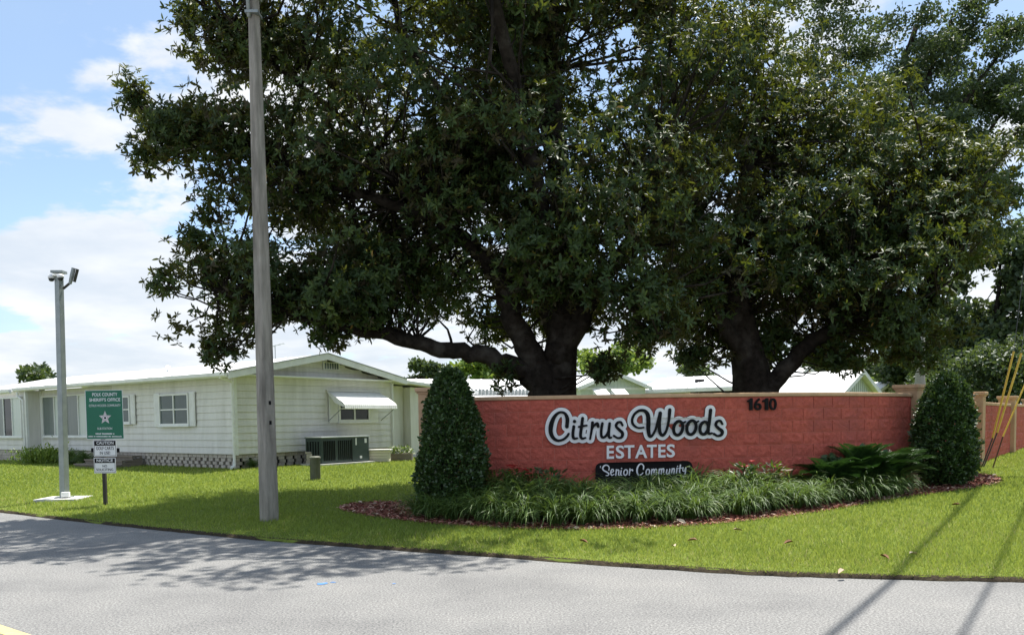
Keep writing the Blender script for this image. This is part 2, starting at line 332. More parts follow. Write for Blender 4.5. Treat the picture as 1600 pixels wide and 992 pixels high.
# bark chips and dry leaf litter on the bed
def scatter_in(P, n, rng):
    lo, hi = P.min(0), P.max(0); out = np.zeros((0, 2))
    while len(out) < n:
        q = rng.uniform(lo, hi, (n * 3, 2)); out = np.concatenate([out, q[inside(q[:, 0], q[:, 1], P)]])
    return out[:n]
def flat_bits(n, rng, P, lmin, lmax, aspect, zoff, tilt):
    q = scatter_in(P, n, rng); B = np.concatenate([q, (ground(q[:, 0], q[:, 1]) + zoff)[:, None]], 1)
    a = rng.uniform(0, 6.283, n); D = np.stack([np.cos(a), np.sin(a), rng.uniform(-tilt, tilt, n)], 1)
    N = unit(np.stack([rng.normal(0, tilt, n), rng.normal(0, tilt, n), np.ones(n)], 1)); L = rng.uniform(lmin, lmax, n)
    return B, D, N, L, L * aspect, rng.random(n)
M['chips'] = leafmat('bark_chips', [(0.0, (0.12, 0.04, 0.03)), (0.5, (0.32, 0.125, 0.095)), (0.85, (0.46, 0.26, 0.20)), (1.0, (0.60, 0.45, 0.36))], rough=0.9, spec=0.15, trans=0)
o = link(bpy.data.objects.new('bark_chips', leaf_mesh('bark_chips', *flat_bits(17000, rng, BEDP, 0.03, 0.09, 0.35, 0.022, 0.45), M['chips'], 0.5, 0.0)))
tag(o, 'red brown bark chips covering the planting bed', 'mulch', kind='stuff')
M['litter'] = leafmat('dry_leaf', [(0.0, (0.16, 0.075, 0.04)), (0.5, (0.30, 0.19, 0.12)), (1.0, (0.52, 0.43, 0.33))], rough=0.8, spec=0.2, trans=0)
o = link(bpy.data.objects.new('leaf_litter', leaf_mesh('leaf_litter', *flat_bits(420, rng, BEDP, 0.07, 0.14, 0.42, 0.04, 0.5), M['litter'], 0.6, 0.1)))
tag(o, 'dry fallen leaves lying over the bark chips', 'leaf litter', kind='stuff')

# grass blades, denser close to the road
M['grass'] = leafmat('st_augustine_blade', [(0.0, (0.070, 0.125, 0.020)), (0.4, (0.165, 0.245, 0.038)), (0.8, (0.29, 0.36, 0.075)), (1.0, (0.50, 0.42, 0.21))], rough=0.5, spec=0.3, trans=0.35, tcol=(0.38, 0.45, 0.07))
def grass(n, rng):
    d = np.exp(rng.uniform(math.log(7.0), math.log(34.0), n * 2)); th = rng.uniform(-0.86, 0.86, n * 2)
    x = d * th; y = d; s = y - edgeY(x)
    keep = (s > 0.0) & ~inside(x, y, BEDP); x, y, d, s = x[keep][:n], y[keep][:n], d[keep][:n], s[keep][:n]; n = len(x)
    z = ground(x, y) - 0.006
    # height: clipped verge, thin and straw coloured patches near the kerb
    pn = np.sin(x * 1.3 + 0.7 * np.sin(y * 1.1)) * np.sin(y * 1.7 + x * 0.6); h = rng.uniform(0.035, 0.075, n) * (1 + 0.15 * pn) * np.clip(0.55 + s * 0.6, 0.55, 1.0)
    w = 0.0045 * (d / 9.0) ** 0.95 * rng.uniform(0.8, 1.5, n)
    a = rng.uniform(0, 6.283, n); lean = rng.uniform(0.15, 0.95, n) * h
    dx, dy = np.cos(a), np.sin(a); b = rng.uniform(0, 6.283, n)
    B0 = np.stack([x - w * np.cos(b), y - w * np.sin(b), z], 1); B1 = np.stack([x + w * np.cos(b), y + w * np.sin(b), z], 1)
    T = np.stack([x + dx * lean, y + dy * lean, z + h], 1)
    V = np.stack([B0, B1, T], 1).reshape(-1, 3)
    pq = np.sin(x * 0.55 + 1.3 * np.sin(y * 0.43)) + np.sin(y * 0.8 + 1.1 * np.sin(x * 0.7 + 2)) + 0.6 * np.sin(x * 3.1 + y * 2.3) * np.sin(y * 3.7 - x)
    r = np.clip(rng.beta(2.0, 2.4, n) * 0.95 + 0.06 * pn + 0.10 * pq + (rng.random(n) < np.clip(0.38 - s * 0.28, 0.03, 0.4) * (x > -2) + 0.02) * 0.4, 0, 1)
    return np_mesh('grass_blades', V, 3, np.arange(3 * n), M['grass'], r)
gr = link(bpy.data.objects.new('grass_blades', grass(420000, rng))); tag(gr, 'short bright green lawn grass beside the road', 'grass', kind='stuff')

# ================================================================== SIGN WALL
def catmull(P, n=24):
    P = np.array(P, float); P = np.concatenate([[2 * P[0] - P[1]], P, [2 * P[-1] - P[-2]]]); out = []
    for i in range(1, len(P) - 2):
        for t in np.linspace(0, 1, n, endpoint=False):
            a, b, c, d = P[i - 1:i + 3]
            out.append(0.5 * (2 * b + (c - a) * t + (2 * a - 5 * b + 4 * c - d) * t * t + (3 * b - a - 3 * c + d) * t ** 3))
    out.append(P[-2]); return np.array(out)
class Path:
    def __init__(s, P):
        s.P = P; s.S = np.concatenate([[0], np.cumsum(np.linalg.norm(np.diff(P, axis=0), axis=1))]); s.len = s.S[-1]
    def at(s, t): return np.array([np.interp(t, s.S, s.P[:, 0]), np.interp(t, s.S, s.P[:, 1])])
    def tan(s, t): d = s.at(min(t + 0.05, s.len)) - s.at(max(t - 0.05, 0)); return d / np.linalg.norm(d)
    def pt(s, t, depth, z):
        """point at arc t, depth in front of the face (towards the road)"""
        p = s.at(t); d = s.tan(t); return np.array([p[0] + d[1] * depth, p[1] - d[0] * depth, z])
WALL = Path(catmull([(-1.16, 14.13), (0.54, 13.82), (2.63, 13.65), (4.83, 13.93), (6.3, 14.62), (7.5, 15.62)]))
def strip(mb, path, t0, t1, d0, d1, z0, z1, n=40):
    """solid band along a path between depths d0<d1"""
    T = np.linspace(t0, t1, n); vs = []
    for t in T: vs += [path.pt(t, d0, z0), path.pt(t, d1, z0), path.pt(t, d1, z1), path.pt(t, d0, z1)]
    fs = [(0, 1, 2, 3), (4 * n - 1, 4 * n - 2, 4 * n - 3, 4 * n - 4)]
    for i in range(n - 1):
        for k in range(4): fs.append((4 * i + k, 4 * i + (k + 1) % 4, 4 * i + 4 + (k + 1) % 4, 4 * i + 4 + k))
    return mb.add(vs, fs)
def block_mesh(seed, length, name='block'):
    r = random.Random(seed); nx, nz = 7, 4; vs = []; fs = []; h = 0.191
    ph = [r.uniform(0, 6.28) for _ in range(6)]
    for j in range(nz + 1):
        for i in range(nx + 1):
            x = -length / 2 + length * i / nx; z = h * j / nz; edge = i in (0, nx) or j in (0, nz)
            d = 0.007 + r.uniform(-0.001, 0.001) if edge else 0.013 + 0.004 * math.sin(9 * x + ph[0] + 17 * z) + r.uniform(-0.005, 0.007)
            vs.append((x, -d, z))
    for j in range(nz):
        for i in range(nx): q = j * (nx + 1) + i; fs.append((q, q + 1, q + nx + 2, q + nx + 1))
    b = len(vs); vs += [(-length / 2, 0.03, 0), (length / 2, 0.03, 0), (length / 2, 0.03, h), (-length / 2, 0.03, h)]
    bot = list(range(nx + 1)); top = [nz * (nx + 1) + i for i in range(nx + 1)]
    lef = [j * (nx + 1) for j in range(nz + 1)]; rig = [j * (nx + 1) + nx for j in range(nz + 1)]
    fs += [tuple(bot[::-1] + [b, b + 1]), tuple(top + [b + 2, b + 3]), tuple(lef + [b + 3, b]), tuple(rig[::-1] + [b + 1, b + 2])]
    m = MB(); m.add(vs, fs); return m.mesh(name, M['red'])
FULL = [block_mesh(k, 0.392) for k in range(10)]; HALF = [block_mesh(50 + k, 0.192) for k in range(4)]
def lay_blocks(root, path, t0, t1, ztop, courses, seed):
    r = random.Random(seed); L0 = Vector(root.location)
    for c in range(courses):
        z = ztop - 0.2 * (c + 1) + 0.0045; t = t0 + (0.0 if c % 2 else -0.2); 
        while t < t1 - 0.05:
            a, b = max(t, t0), min(t + 0.4, t1); w = b - a; t += 0.4
            if w < 0.06: continue
            me = r.choice(FULL if w > 0.3 else HALF); sx = (w - 0.011) / (0.392 if w > 0.3 else 0.192); tc = (a + b) / 2
            p = path.pt(tc, 0, z); d = path.tan(tc)
            o = link(bpy.data.objects.new('block', me)); o.parent = root; o.location = Vector(p) - L0
            o.rotation_euler = (0, 0, math.atan2(d[1], d[0])); o.scale = (sx * (1 if r.random() < 0.5 else -1), 1, 1)
ZT = 1.935
wall = thing('sign_wall', 'long curved red split face block wall carrying the estate name, tan coping on top', 'wall', (*WALL.at(WALL.len / 2), 0.15))
mb = MB(); strip(mb, WALL, 0.02, WALL.len - 0.02, -0.20, 0.0015, -0.1, ZT); mb.build('wall_core', M['mortar'], wall)
mb = MB(); strip(mb, WALL, 0.0, WALL.len, -0.235, 0.035, ZT + 0.002, ZT + 0.066); mb.build('coping', M['stucco'], wall, bevel=0.012)
lay_blocks(wall, WALL, 0.1, WALL.len - 0.05, ZT, 10, 5)
def column(name, c, ang, z0, z1, label, half=0.205):
    t = thing(name, label, 'pillar', (c[0], c[1], z0)); ca, sa = math.cos(ang), math.sin(ang)
    def bx(h, za, zb): return MB().frame_box((c[0] - h * ca + h * sa, c[1] - h * sa - h * ca, za), (2 * h * ca, 2 * h * sa, 0), (-2 * h * sa, 2 * h * ca, 0), (0, 0, zb - za))
    bx(half, z0 - 0.2, z1 - 0.07).build('shaft', M['stucco'], t, bevel=0.012)
    bx(half + 0.045, z1 - 0.069, z1).build('cap', M['stucco'], t, bevel=0.012)
    bx(half + 0.02, z1 - 0.10, z1 - 0.0705).build('neck_moulding', M['stucco'], t)
    return t
d0 = WALL.tan(0); d1 = WALL.tan(WALL.len)
pL = WALL.pt(-0.0, -0.08, 0)[:2] - d0 * 0.19; pR = WALL.pt(WALL.len, -0.10, 0)[:2] + d1 * 0.19
column('pillar', pL, math.atan2(d0[1], d0[0]), 0.15, 2.17, 'tan stucco pillar partly hidden behind the left conical shrub')
column('pillar', pR, math.atan2(d1[1], d1[0]), 0.25, 2.17, 'tan stucco pillar at the right end of the sign wall, behind the right conical shrub')
C2 = np.array([10.41, 18.75]); C3 = np.array([14.08, 23.65]); C4 = np.array([17.8, 28.6])
def seg(a, b): v = (b - a) / np.linalg.norm(b - a); return Path(np.array([a + v * 0.2, b - v * 0.2]))
for (a, b, lab) in ((pR, C2, 'short red block wall panel half hidden behind the right conical shrub'), (C2, C3, 'red block wall panel behind the yellow guy wire guards'),
                    (C3, C4, 'red block wall panel furthest right, running out of the picture')):
    p = seg(np.array(a), b); v = (b - a) / np.linalg.norm(b - a); p.P = p.P + np.array([v[1], -v[0]]) * 0.09
    gz = g(*p.at(p.len / 2)); w = thing('boundary_wall', lab, 'wall', (*p.at(p.len / 2), gz))
    mb = MB(); strip(mb, p, 0, p.len, -0.19, 0.0015, gz - 0.5, 1.80, 2); mb.build('wall_core', M['mortar'], w)
    mb = MB(); strip(mb, p, 0, p.len, -0.22, 0.03, 1.802, 1.872, 2); mb.build('coping', M['stucco'], w, bevel=0.01)
    lay_blocks(w, p, 0, p.len, 1.80, 8, int(gz * 1000))
    a2 = math.atan2(v[1], v[0])
for c, lab in ((C2, 'tan stucco pillar just right of the right conical shrub'), (C3, 'tan stucco pillar right behind the crossing yellow guards'), (C4, 'tan stucco pillar beyond the right edge of the lawn')):
    column('pillar', c, math.atan2(4.9, 3.67), g(*c), 2.09, lab)

# ================================================================== LETTERING ON THE WALL
_t = np.linspace(0, WALL.len, 240); _pp = np.array([WALL.at(t) for t in _t])
_px = {z: np.array([proj((p[0], p[1], z))[0] for p in _pp]) for z in (1.0, 2.0)}
def pix2wall(px, py):
    z = 1.7
    for _ in range(3):
        arr = _px[1.0] * (2.0 - z) + _px[2.0] * (z - 1.0); t = np.interp(px, arr, _t); z = atY(px, py, np.interp(t, _t, _pp[:, 1]))[2]
    return t, z
def contours(F_, x0, y0, st):
    """marching squares zero level loops of field F_ (negative inside)"""
    nxt = {}; H, W_ = F_.shape
    def pt(k):
        i, j, d = k; a = F_[i, j]; b = F_[i + 1, j] if d else F_[i, j + 1]; t = a / (a - b)
        return (x0 + st * (j + (0 if d else t)), y0 + st * (i + (t if d else 0)))
    ins = F_ < 0
    for i in range(H - 1):
        row = ins[i, :-1].astype(int) + 2 * ins[i, 1:] + 4 * ins[i + 1, 1:] + 8 * ins[i + 1, :-1]
        for j in np.nonzero((row > 0) & (row < 15))[0]:
            c = row[j]; T = (i, j, 0); B = (i + 1, j, 0); L = (i, j, 1); R = (i, j + 1, 1)
            for a, b in {1: [(L, T)], 2: [(T, R)], 3: [(L, R)], 4: [(R, B)], 5: [(L, T), (R, B)], 6: [(T, B)], 7: [(L, B)], 8: [(B, L)], 9: [(B, T)], 10: [(B, L), (T, R)], 11: [(B, R)], 12: [(R, L)], 13: [(R, T)], 14: [(T, L)]}[int(c)]:
                nxt[a] = b
    loops = []
    while nxt:
        a = next(iter(nxt)); lp = []; k = a
        while k in nxt: lp.append(pt(k)); k = nxt.pop(k)
        if len(lp) > 5: loops.append(lp)
    return loops
def sub(P, n=7):
    P = np.array(P, float)
    return P if len(P) < 3 else catmull(P, n)
def field(strokes, X, Y, grow=0.0):
    D = np.full(X.shape, 1e9)
    for s in strokes:
        s = sub(s); 
        if len(s) == 1: s = np.concatenate([s, s + [[0.01, 0, 0]]])
        for a, b in zip(s[:-1], s[1:]):
            v = b[:2] - a[:2]; q = np.clip(((X - a[0]) * v[0] + (Y - a[1]) * v[1]) / (v @ v + 1e-9), 0, 1)
            D = np.minimum(D, np.hypot(X - a[0] - q * v[0], Y - a[1] - q * v[1]) - (a[2] + q * (b[2] - a[2])) - grow)
    return D
def stroke_loops(strokes, grow=0.0, st=2.5):
    A = np.concatenate([np.array(s, float) for s in strokes]); pad = A[:, 2].max() + grow + 3 * st
    xs_ = np.arange(A[:, 0].min() - pad, A[:, 0].max() + pad, st); ys_ = np.arange(A[:, 1].min() - pad, A[:, 1].max() + pad, st)
    X, Y = np.meshgrid(xs_, ys_); return contours(field(strokes, X, Y, grow), xs_[0], ys_[0], st)
def fill_loops(loops):
    cu = bpy.data.curves.new('outline', 'CURVE'); cu.dimensions = '2D'; cu.fill_mode = 'BOTH'; cu.extrude = 1.0
    for lp in loops:
        s = cu.splines.new('POLY'); s.points.add(len(lp) - 1); s.use_cyclic_u = True
        for p, q in zip(s.points, lp): p.co = (q[0], q[1], 0, 1)
    return curve_data(cu)
def curve_data(cu):
    o = link(bpy.data.objects.new('outline', cu)); bpy.context.view_layer.update()
    me = bpy.data.meshes.new_from_object(o.evaluated_get(bpy.context.evaluated_depsgraph_get()))
    V = np.array([v.co[:] for v in me.vertices]).reshape(-1, 3); Fs = [tuple(p.vertices) for p in me.polygons]
    bpy.data.objects.remove(o); bpy.data.curves.remove(cu); bpy.data.meshes.remove(me); return V, Fs
def on_wall(V, fx, d0, d1):
    out = []
    for v in V:
        px, py = fx(v[0], v[1]); t, z = pix2wall(px, py); out.append(WALL.pt(t, d1 if v[2] > 0 else d0, z))
    return out
def wall_part(name, VF, fx, d0, d1, mat, parent):
    V, Fs = VF; mb = MB(); mb.add(on_wall(V, fx, d0, d1), Fs); return mb.build(name, mat, parent)
def glyph(ch, bold=0.0, ext=1.0):
    cu = bpy.data.curves.new('g', 'FONT'); cu.body = ch; cu.extrude = ext; cu.offset = bold; cu.resolution_u = 4
    V, Fs = curve_data(cu); lo, hi = V.min(0), V.max(0); V[:, 0] = (V[:, 0] - lo[0]) / (hi[0] - lo[0]); V[:, 1] = (V[:, 1] - lo[1]) / (hi[1] - lo[1])
    return V, Fs
def ell(cx, cy, rx, ry, r, sl=0.12): return [[cx + rx * math.cos(a) - sl * ry * math.sin(a), cy + ry * math.sin(a), r] for a in np.linspace(-2.0, 4.28, 15)]
CITRUS = [
 [[[238, 238, 15], [241, 175, 15], [220, 132, 11], [178, 125, 10], [138, 160, 14], [113, 220, 18], [108, 280, 17], [128, 328, 14], [165, 350, 11], [208, 342, 10], [238, 318, 10], [252, 296, 9]]],
 [[[299, 197, 14]], [[293, 238, 12], [286, 300, 12], [294, 332, 11], [322, 332, 7]]],
 [[[364, 172, 12], [354, 250, 12], [347, 310, 12], [360, 334, 10], [388, 328, 7]], [[334, 240, 8], [396, 229, 8]]],
 [[[443, 207, 12], [437, 260, 10], [424, 338, 8]], [[433, 275, 6], [455, 232, 8], [480, 214, 12], [488, 236, 12]]],
 [[[522, 213, 11], [513, 270, 11], [516, 318, 11], [540, 322, 10], [566, 285, 9], [580, 213, 10]], [[580, 213, 11], [573, 290, 11], [578, 326, 10], [594, 326, 7]]],
 [[[683, 228, 9], [668, 203, 10], [642, 209, 11], [632, 236, 11], [655, 262, 12], [682, 290, 13], [676, 322, 11], [645, 330, 9], [614, 312, 9]]]]
WOODS = [
 [[[850, 246, 8], [808, 248, 8], [770, 224, 10], [760, 185, 10], [778, 140, 10], [818, 110, 11], [858, 112, 13], [884, 142, 16], [890, 200, 17], [889, 260, 16], [898, 312, 13], [918, 312, 10], [945, 265, 9], [965, 195, 10], [984, 130, 13]],
  [[984, 130, 14], [976, 215, 14], [982, 285, 13], [1004, 308, 12], [1032, 272, 10], [1052, 190, 11], [1060, 104, 13]]],
 [ell(1127, 251, 36, 56, 12), [[1128, 196, 8], [1166, 206, 8], [1186, 198, 6]]],
 [ell(1233, 246, 36, 56, 12), [[1234, 192, 8], [1272, 202, 8], [1290, 194, 6]]],
 [ell(1334, 250, 33, 50, 12), [[1386, 106, 13], [1376, 200, 12], [1366, 272, 12], [1376, 296, 10], [1396, 290, 7]]],
 [[[1480, 218, 8], [1464, 192, 9], [1438, 198, 10], [1428, 226, 11], [1450, 252, 12], [1478, 276, 13], [1472, 304, 11], [1442, 313, 9], [1412, 296, 9]]]]
f3 = lambda x, y: (840 + x / 5.161, 620 + y / 5.161)
WX = lambda px, py: Vector(WALL.pt(pix2wall(px, py)[0], 0, pix2wall(px, py)[1]))
script = thing('script_sign', 'black brush script name on white outlined boards across the red wall', 'sign', WX(990, 690))
for word in (CITRUS, WOODS):
    bp = wall_part('backing_board', fill_loops(stroke_loops([s for l in word for s in l], 27.0)), f3, 0.022, 0.050, M['white_sign'], script)
    rim = wall_part('dark_rim', fill_loops(stroke_loops([s for l in word for s in l], 29.5)), f3, 0.018, 0.030, M['black'], bp)
    for l in word: wall_part('letter', fill_loops(stroke_loops(l, 0.0, 2.0)), f3, 0.0505, 0.066, M['black'], bp)
est = thing('estates_lettering', 'white capital letters spelling ESTATES below the script name', 'sign', WX(1000, 707))
for ch, a, b in (('E', 557, 616), ('S', 630, 697), ('T', 697, 779), ('A', 784, 882), ('T', 879, 958), ('E', 970, 1028), ('S', 1037, 1103)):
    V, Fs = glyph(ch, 0.022); V[:, 0] = a + V[:, 0] * (b - a); sl = (V[:, 0] - 557) * 0.024; V[:, 1] = 498 - V[:, 1] * 106 - sl
    wall_part('letter', (V, Fs), f3, 0.022, 0.045, M['white_sign'], est)
num = thing('house_number', 'black numerals 1610 fixed high on the red wall', 'house number', WX(1188, 632))
f4 = lambda x, y: (1150 + x / 5.517, 600 + y / 5.517)
for ch, a, b in (('1', 88, 134), ('6', 148, 211), ('1', 220, 268), ('0', 278, 340)):
    if ch == '1':
        V, Fs = fill_loops([[(0.42, 0), (1.0, 0), (1.0, 1.0), (0.62, 1.0), (0.40, 0.88), (0.0, 0.80), (0.0, 0.66), (0.42, 0.70)]]); V = V * [1, 1, 1]
    else: V, Fs = glyph(ch, 0.012)
    V[:, 0] = a + V[:, 0] * (b - a); V[:, 1] = 225 - V[:, 1] * 104
    wall_part('numeral', (V, Fs), f4, 0.024, 0.05, M['black'], num)
f5 = lambda x, y: (930 + x / 10, 715 + y / 10)
plq = thing('community_plaque', 'black rounded plaque with white script behind the border grass', 'sign', WX(1005, 740))
a_ = [(x, y) for cx, cy, s in ((1410, 135, -90), (1410, 310, 0), (95, 330, 90), (95, 165, 180)) for x, y in [(cx + 92 * math.cos(math.radians(s + q)), cy + 92 * math.sin(math.radians(s + q))) for q in range(0, 91, 15)]]
def dense(P, st=30):
    out = []
    for p, q in zip(P, P[1:] + P[:1]):
        n_ = max(1, int(math.hypot(q[0] - p[0], q[1] - p[1]) / st)); out += [(p[0] + (q[0] - p[0]) * t / n_, p[1] + (q[1] - p[1]) * t / n_) for t in range(n_)]
    return out
wall_part('plaque_board', fill_loops([dense(a_)]), f5, 0.045, 0.075, M['black'], plq)
R9 = 8.5
SEN = [[[[212, 188, R9], [216, 145, R9], [188, 112, R9], [145, 116, 11], [116, 158, 12], [135, 192, 11], [178, 216, 11], [212, 245, 10], [196, 270, 8], [165, 270, 6]]],
 [[[243, 226, 8], [282, 206, 8], [278, 178, 9], [256, 180, 10], [240, 225, 11], [256, 266, 9], [292, 250, 7]]],
 [[[328, 178, 10], [318, 268, 10]], [[322, 215, 7], [346, 184, 9], [366, 195, 10], [361, 255, 10], [374, 266, 7]]],
 [[[402, 195, 10], [394, 255, 10], [412, 266, 7]], [[408, 160, 10]]], [ell(470, 222, 28, 44, 9.5)],
 [[[537, 168, 10], [527, 262, 9]], [[532, 212, 6], [554, 184, 8], [574, 180, 10], [578, 196, 10]]],
 [[[745, 172, 10], [746, 122, 10], [716, 90, 9], [680, 104, 11], [650, 160, 13], [648, 220, 12], [672, 262, 10], [712, 254, 8], [736, 228, 7]]], [ell(812, 216, 27, 44, 9.5)]]
for dx, dy in ((0, 0), (114, -7)):
    SEN.append([[[876 + dx, 175 + dy, 9.5], [866 + dx, 258 + dy, 9]], [[871 + dx, 205 + dy, 7], [898 + dx, 172 + dy, 8.5], [910 + dx, 190 + dy, 9.5], [902 + dx, 252 + dy, 9]], [[906 + dx, 205 + dy, 7], [932 + dx, 170 + dy, 8.5], [945 + dx, 186 + dy, 9.5], [938 + dx, 246 + dy, 9], [952 + dx, 252 + dy, 6]]])
SEN += [[[[1106, 178, 9.5], [1098, 232, 9.5], [1116, 248, 8], [1140, 222, 8], [1150, 170, 9]], [[1150, 170, 9.5], [1144, 242, 9]]], [[[1187, 164, 9.5], [1176, 244, 9]], [[1181, 198, 7], [1206, 162, 8.5], [1220, 176, 9.5], [1212, 240, 9]]],
 [[[1262, 155, 9.5], [1252, 230, 9]], [[1270, 126, 9]]], [[[1314, 108, 10], [1299, 220, 9.5], [1316, 228, 6]], [[1284, 160, 7], [1336, 152, 7]]], [[[1353, 150, 9.5], [1350, 192, 9.5], [1374, 202, 8], [1396, 150, 9]], [[1396, 150, 9.5], [1386, 240, 9], [1350, 292, 7]]],
 [[[83, 126, 6], [79, 152, 4]]], [[[1452, 128, 6], [1446, 146, 4]]]]
for l in SEN: wall_part('letter', fill_loops(stroke_loops(l, 0.0, 3.0)), f5, 0.0755, 0.083, M['white_sign'], plq)

# ================================================================== MOBILE HOME
K = np.array([-7.94, 23.9, 0.0]); U = np.array([-0.8, 0.6, 0.0]); VV = np.array([0.6, 0.8, 0.0]); ZU = np.array([0, 0, 1.0])
def Hp(u, v, z): return K + U * u + VV * v + ZU * z
def onplane(px, py, P0, n): r = ray(px, py); t = np.dot(P0 - CP, n) / np.dot(r, n); return CP + r * t
def onlong(px, py, v0=0.0): p = onplane(px, py, Hp(0, v0, 0), VV) - K; return np.dot(p, U), p[2]
def ongable(px, py, u0=0.0): p = onplane(px, py, Hp(u0, 0, 0), U) - K; return np.dot(p, VV), p[2]
ZB, ZE, WID, LEN = 0.74, 2.99, 6.33, 18.0; RISE = 0.62; GZ = 0.30
u_mid = onlong(176, 650)[0]; u_left = onlong(47, 650)[0]
home = thing('mobile_home', 'long off white mobile home with white roof and screen brick skirting at left', 'house', Hp(0, 0, GZ))
mb = MB()
mb.frame_box(Hp(0.02, 0.02, ZB - 0.015), U * (u_mid - 0.02), VV * (WID - 0.04), ZU * (ZE - ZB + 0.015)); mb.build('wall', M['siding'], home)
mb = MB(); mb.frame_box(Hp(u_mid + 0.002, 0.40, ZB - 0.015), U * (u_left - u_mid), VV * (WID - 0.5), ZU * (ZE - ZB + 0.015)); mb.build('wall', M['siding'], home)
mb = MB(); mb.frame_box(Hp(u_left + 0.004, -0.1, ZB - 0.015), U * (LEN - u_left), VV * WID, ZU * (ZE - ZB + 0.015)); mb.build('wall', M['siding'], home)
def boards(O, d, out, length, z0, z1, n, cut=None):
    h = (z1 - z0) / n
    for k in range(n):
        za, zb = z0 + k * h, z0 + (k + 1) * h - 0.004; a, b = (0, length) if cut is None else cut(0.5 * (za + zb))
        if b - a < 0.1: continue
        P = O + d * a; mb = MB()
        mb.prism([P + ZU * za, P + out * 0.034 + ZU * za, P + out * 0.012 + ZU * zb, P + ZU * zb], d * (b - a)); mb.build('siding_board', M['siding'], home)
boards(Hp(0.06, 0.018, 0), U, -VV, u_mid - 0.08, ZB, ZE - 0.02, 11)
boards(Hp(0.018, 0.06, 0), VV, -U, WID - 0.12, ZB, ZE - 0.02, 11)
boards(Hp(u_mid + 0.02, 0.40, 0), U, -VV, u_left - u_mid - 0.05, ZB, 1.32, 3)
boards(Hp(u_left + 0.06, -0.1, 0), U, -VV, LEN - u_left - 0.1, ZB, 1.32, 3)
def zroof(v, base=3.06): return base + RISE * (1 - abs(v - WID / 2) / (WID / 2))
boards(Hp(0.018, 0.0, 0), VV, -U, WID, ZE + 0.06, ZE + 0.06 + RISE - 0.05, 4, cut=lambda z: (max(0.1, (z - ZE + 0.0) / RISE * WID / 2), WID - max(0.1, (z - ZE + 0.0) / RISE * WID / 2)))
mb = MB(); mb.prism([Hp(0.017, 0.0, ZE), Hp(0.017, WID, ZE), Hp(0.017, WID / 2, ZE + RISE)], U * 0.1); mb.build('gable', M['siding'], home)
# frieze under the gable, corner posts
mb = MB(); mb.frame_box(Hp(0.0, -0.02, ZE - 0.018), VV * (WID + 0.04), -U * 0.06, ZU * 0.075); mb.build('frieze_board', M['white'], home)
for (u, v) in ((-0.02, -0.02), (-0.02, WID - 0.07)):
    mb = MB(); mb.frame_box(Hp(u - 0.018, v, ZB - 0.03), U * 0.11, VV * 0.10, ZU * (ZE - ZB + 0.008)); mb.build('corner_trim', M['white'], home)
for u in (u_left, u_left - 0.12): 
    mb = MB(); mb.frame_box(Hp(u, -0.14 if u == u_left else 0.36, ZB - 0.03), U * 0.10, VV * 0.09, ZU * (ZE - ZB)); mb.build('corner_trim', M['white'], home)
# roof: two slopes, ridge along U
def slope(v0, v1, u0, u1, name='roof'):
    n = (zroof(v1) - zroof(v0)); mb = MB()
    P = [Hp(u0, v0, zroof(v0)), Hp(u1, v0, zroof(v0)), Hp(u1, v1, zroof(v1)), Hp(u0, v1, zroof(v1))]
    mb.prism(P, ZU * 0.07); return mb.build(name, M['roofwhite'], home)
OV = 0.42
slope(-OV, WID / 2, -0.38, u_mid); rf2 = slope(-0.20, WID / 2, u_mid + 0.01, LEN + 0.3); slope(WID / 2, WID + 0.35, -0.38, LEN + 0.3)
# ribs of the metal roof
for u in np.arange(0.4, LEN, 1.2):
    v0 = -OV if u < u_mid else -0.2; P = [Hp(u, v0, zroof(v0) + 0.071), Hp(u + 0.04, v0, zroof(v0) + 0.071), Hp(u + 0.04, WID / 2, zroof(WID / 2) + 0.071), Hp(u, WID / 2, zroof(WID / 2) + 0.071)]
    MB().prism(P, ZU * 0.02).build('roof_rib', M['roofwhite'], home)
# eave soffit, gutters, rake boards
def gutter(u0, u1, v, z, name='gutter'):
    mb = MB(); mb.prism([Hp(u0, v, z + 0.13), Hp(u0, v - 0.11, z + 0.13), Hp(u0, v - 0.10, z + 0.04), Hp(u0, v - 0.05, z), Hp(u0, v, z)], U * (u1 - u0)); return mb.build(name, M['white'], home)
gutter(-0.36, u_mid + 0.05, -OV - 0.003, 2.925); gutter(u_mid + 0.06, u_left + 0.7, -0.205, 2.955); gutter(u_left + 0.75, LEN, -0.31, 2.90)
mb = MB(); mb.frame_box(Hp(-0.34, -OV, 2.94), U * u_mid, VV * (OV + 0.0), ZU * 0.03); mb.build('soffit', M['white'], home)
mb = MB(); mb.frame_box(Hp(-0.34, 0.02, 2.995), U * 0.34, VV * (WID), ZU * 0.03); mb.build('soffit', M['white'], home)
for (a, b) in ((-OV, WID / 2), (WID / 2, WID + 0.35)):
    P = [Hp(-0.385, a, zroof(a) - 0.10), Hp(-0.385, b, zroof(b) - 0.10), Hp(-0.385, b, zroof(b) + 0.085), Hp(-0.385, a, zroof(a) + 0.085)]
    MB().prism(P, -U * 0.03).build('rake_board', M['white'], home)
    P = [Hp(-0.40, a, zroof(a) + 0.0865), Hp(-0.40, b, zroof(b) + 0.0865), Hp(-0.40, b, zroof(b) + 0.115), Hp(-0.40, a, zroof(a) + 0.115)]
    MB().prism(P, -U * 0.03).build('drip_edge', M['metal'], home)
# gable vent
mb = MB(); vc, vz = ongable(517, 572, -0.02); mb.frame_box(Hp(-0.022, vc - 0.33, vz - 0.12), VV * 0.66, -U * 0.035, ZU * 0.24); vent = mb.build('gable_vent', M['white'], home)
for k in range(6): MB().frame_box(Hp(-0.058, vc - 0.29 + 0.1 * k, vz - 0.095), VV * 0.075, -U * 0.004, ZU * 0.19).build('louvre', M['tint'], vent)
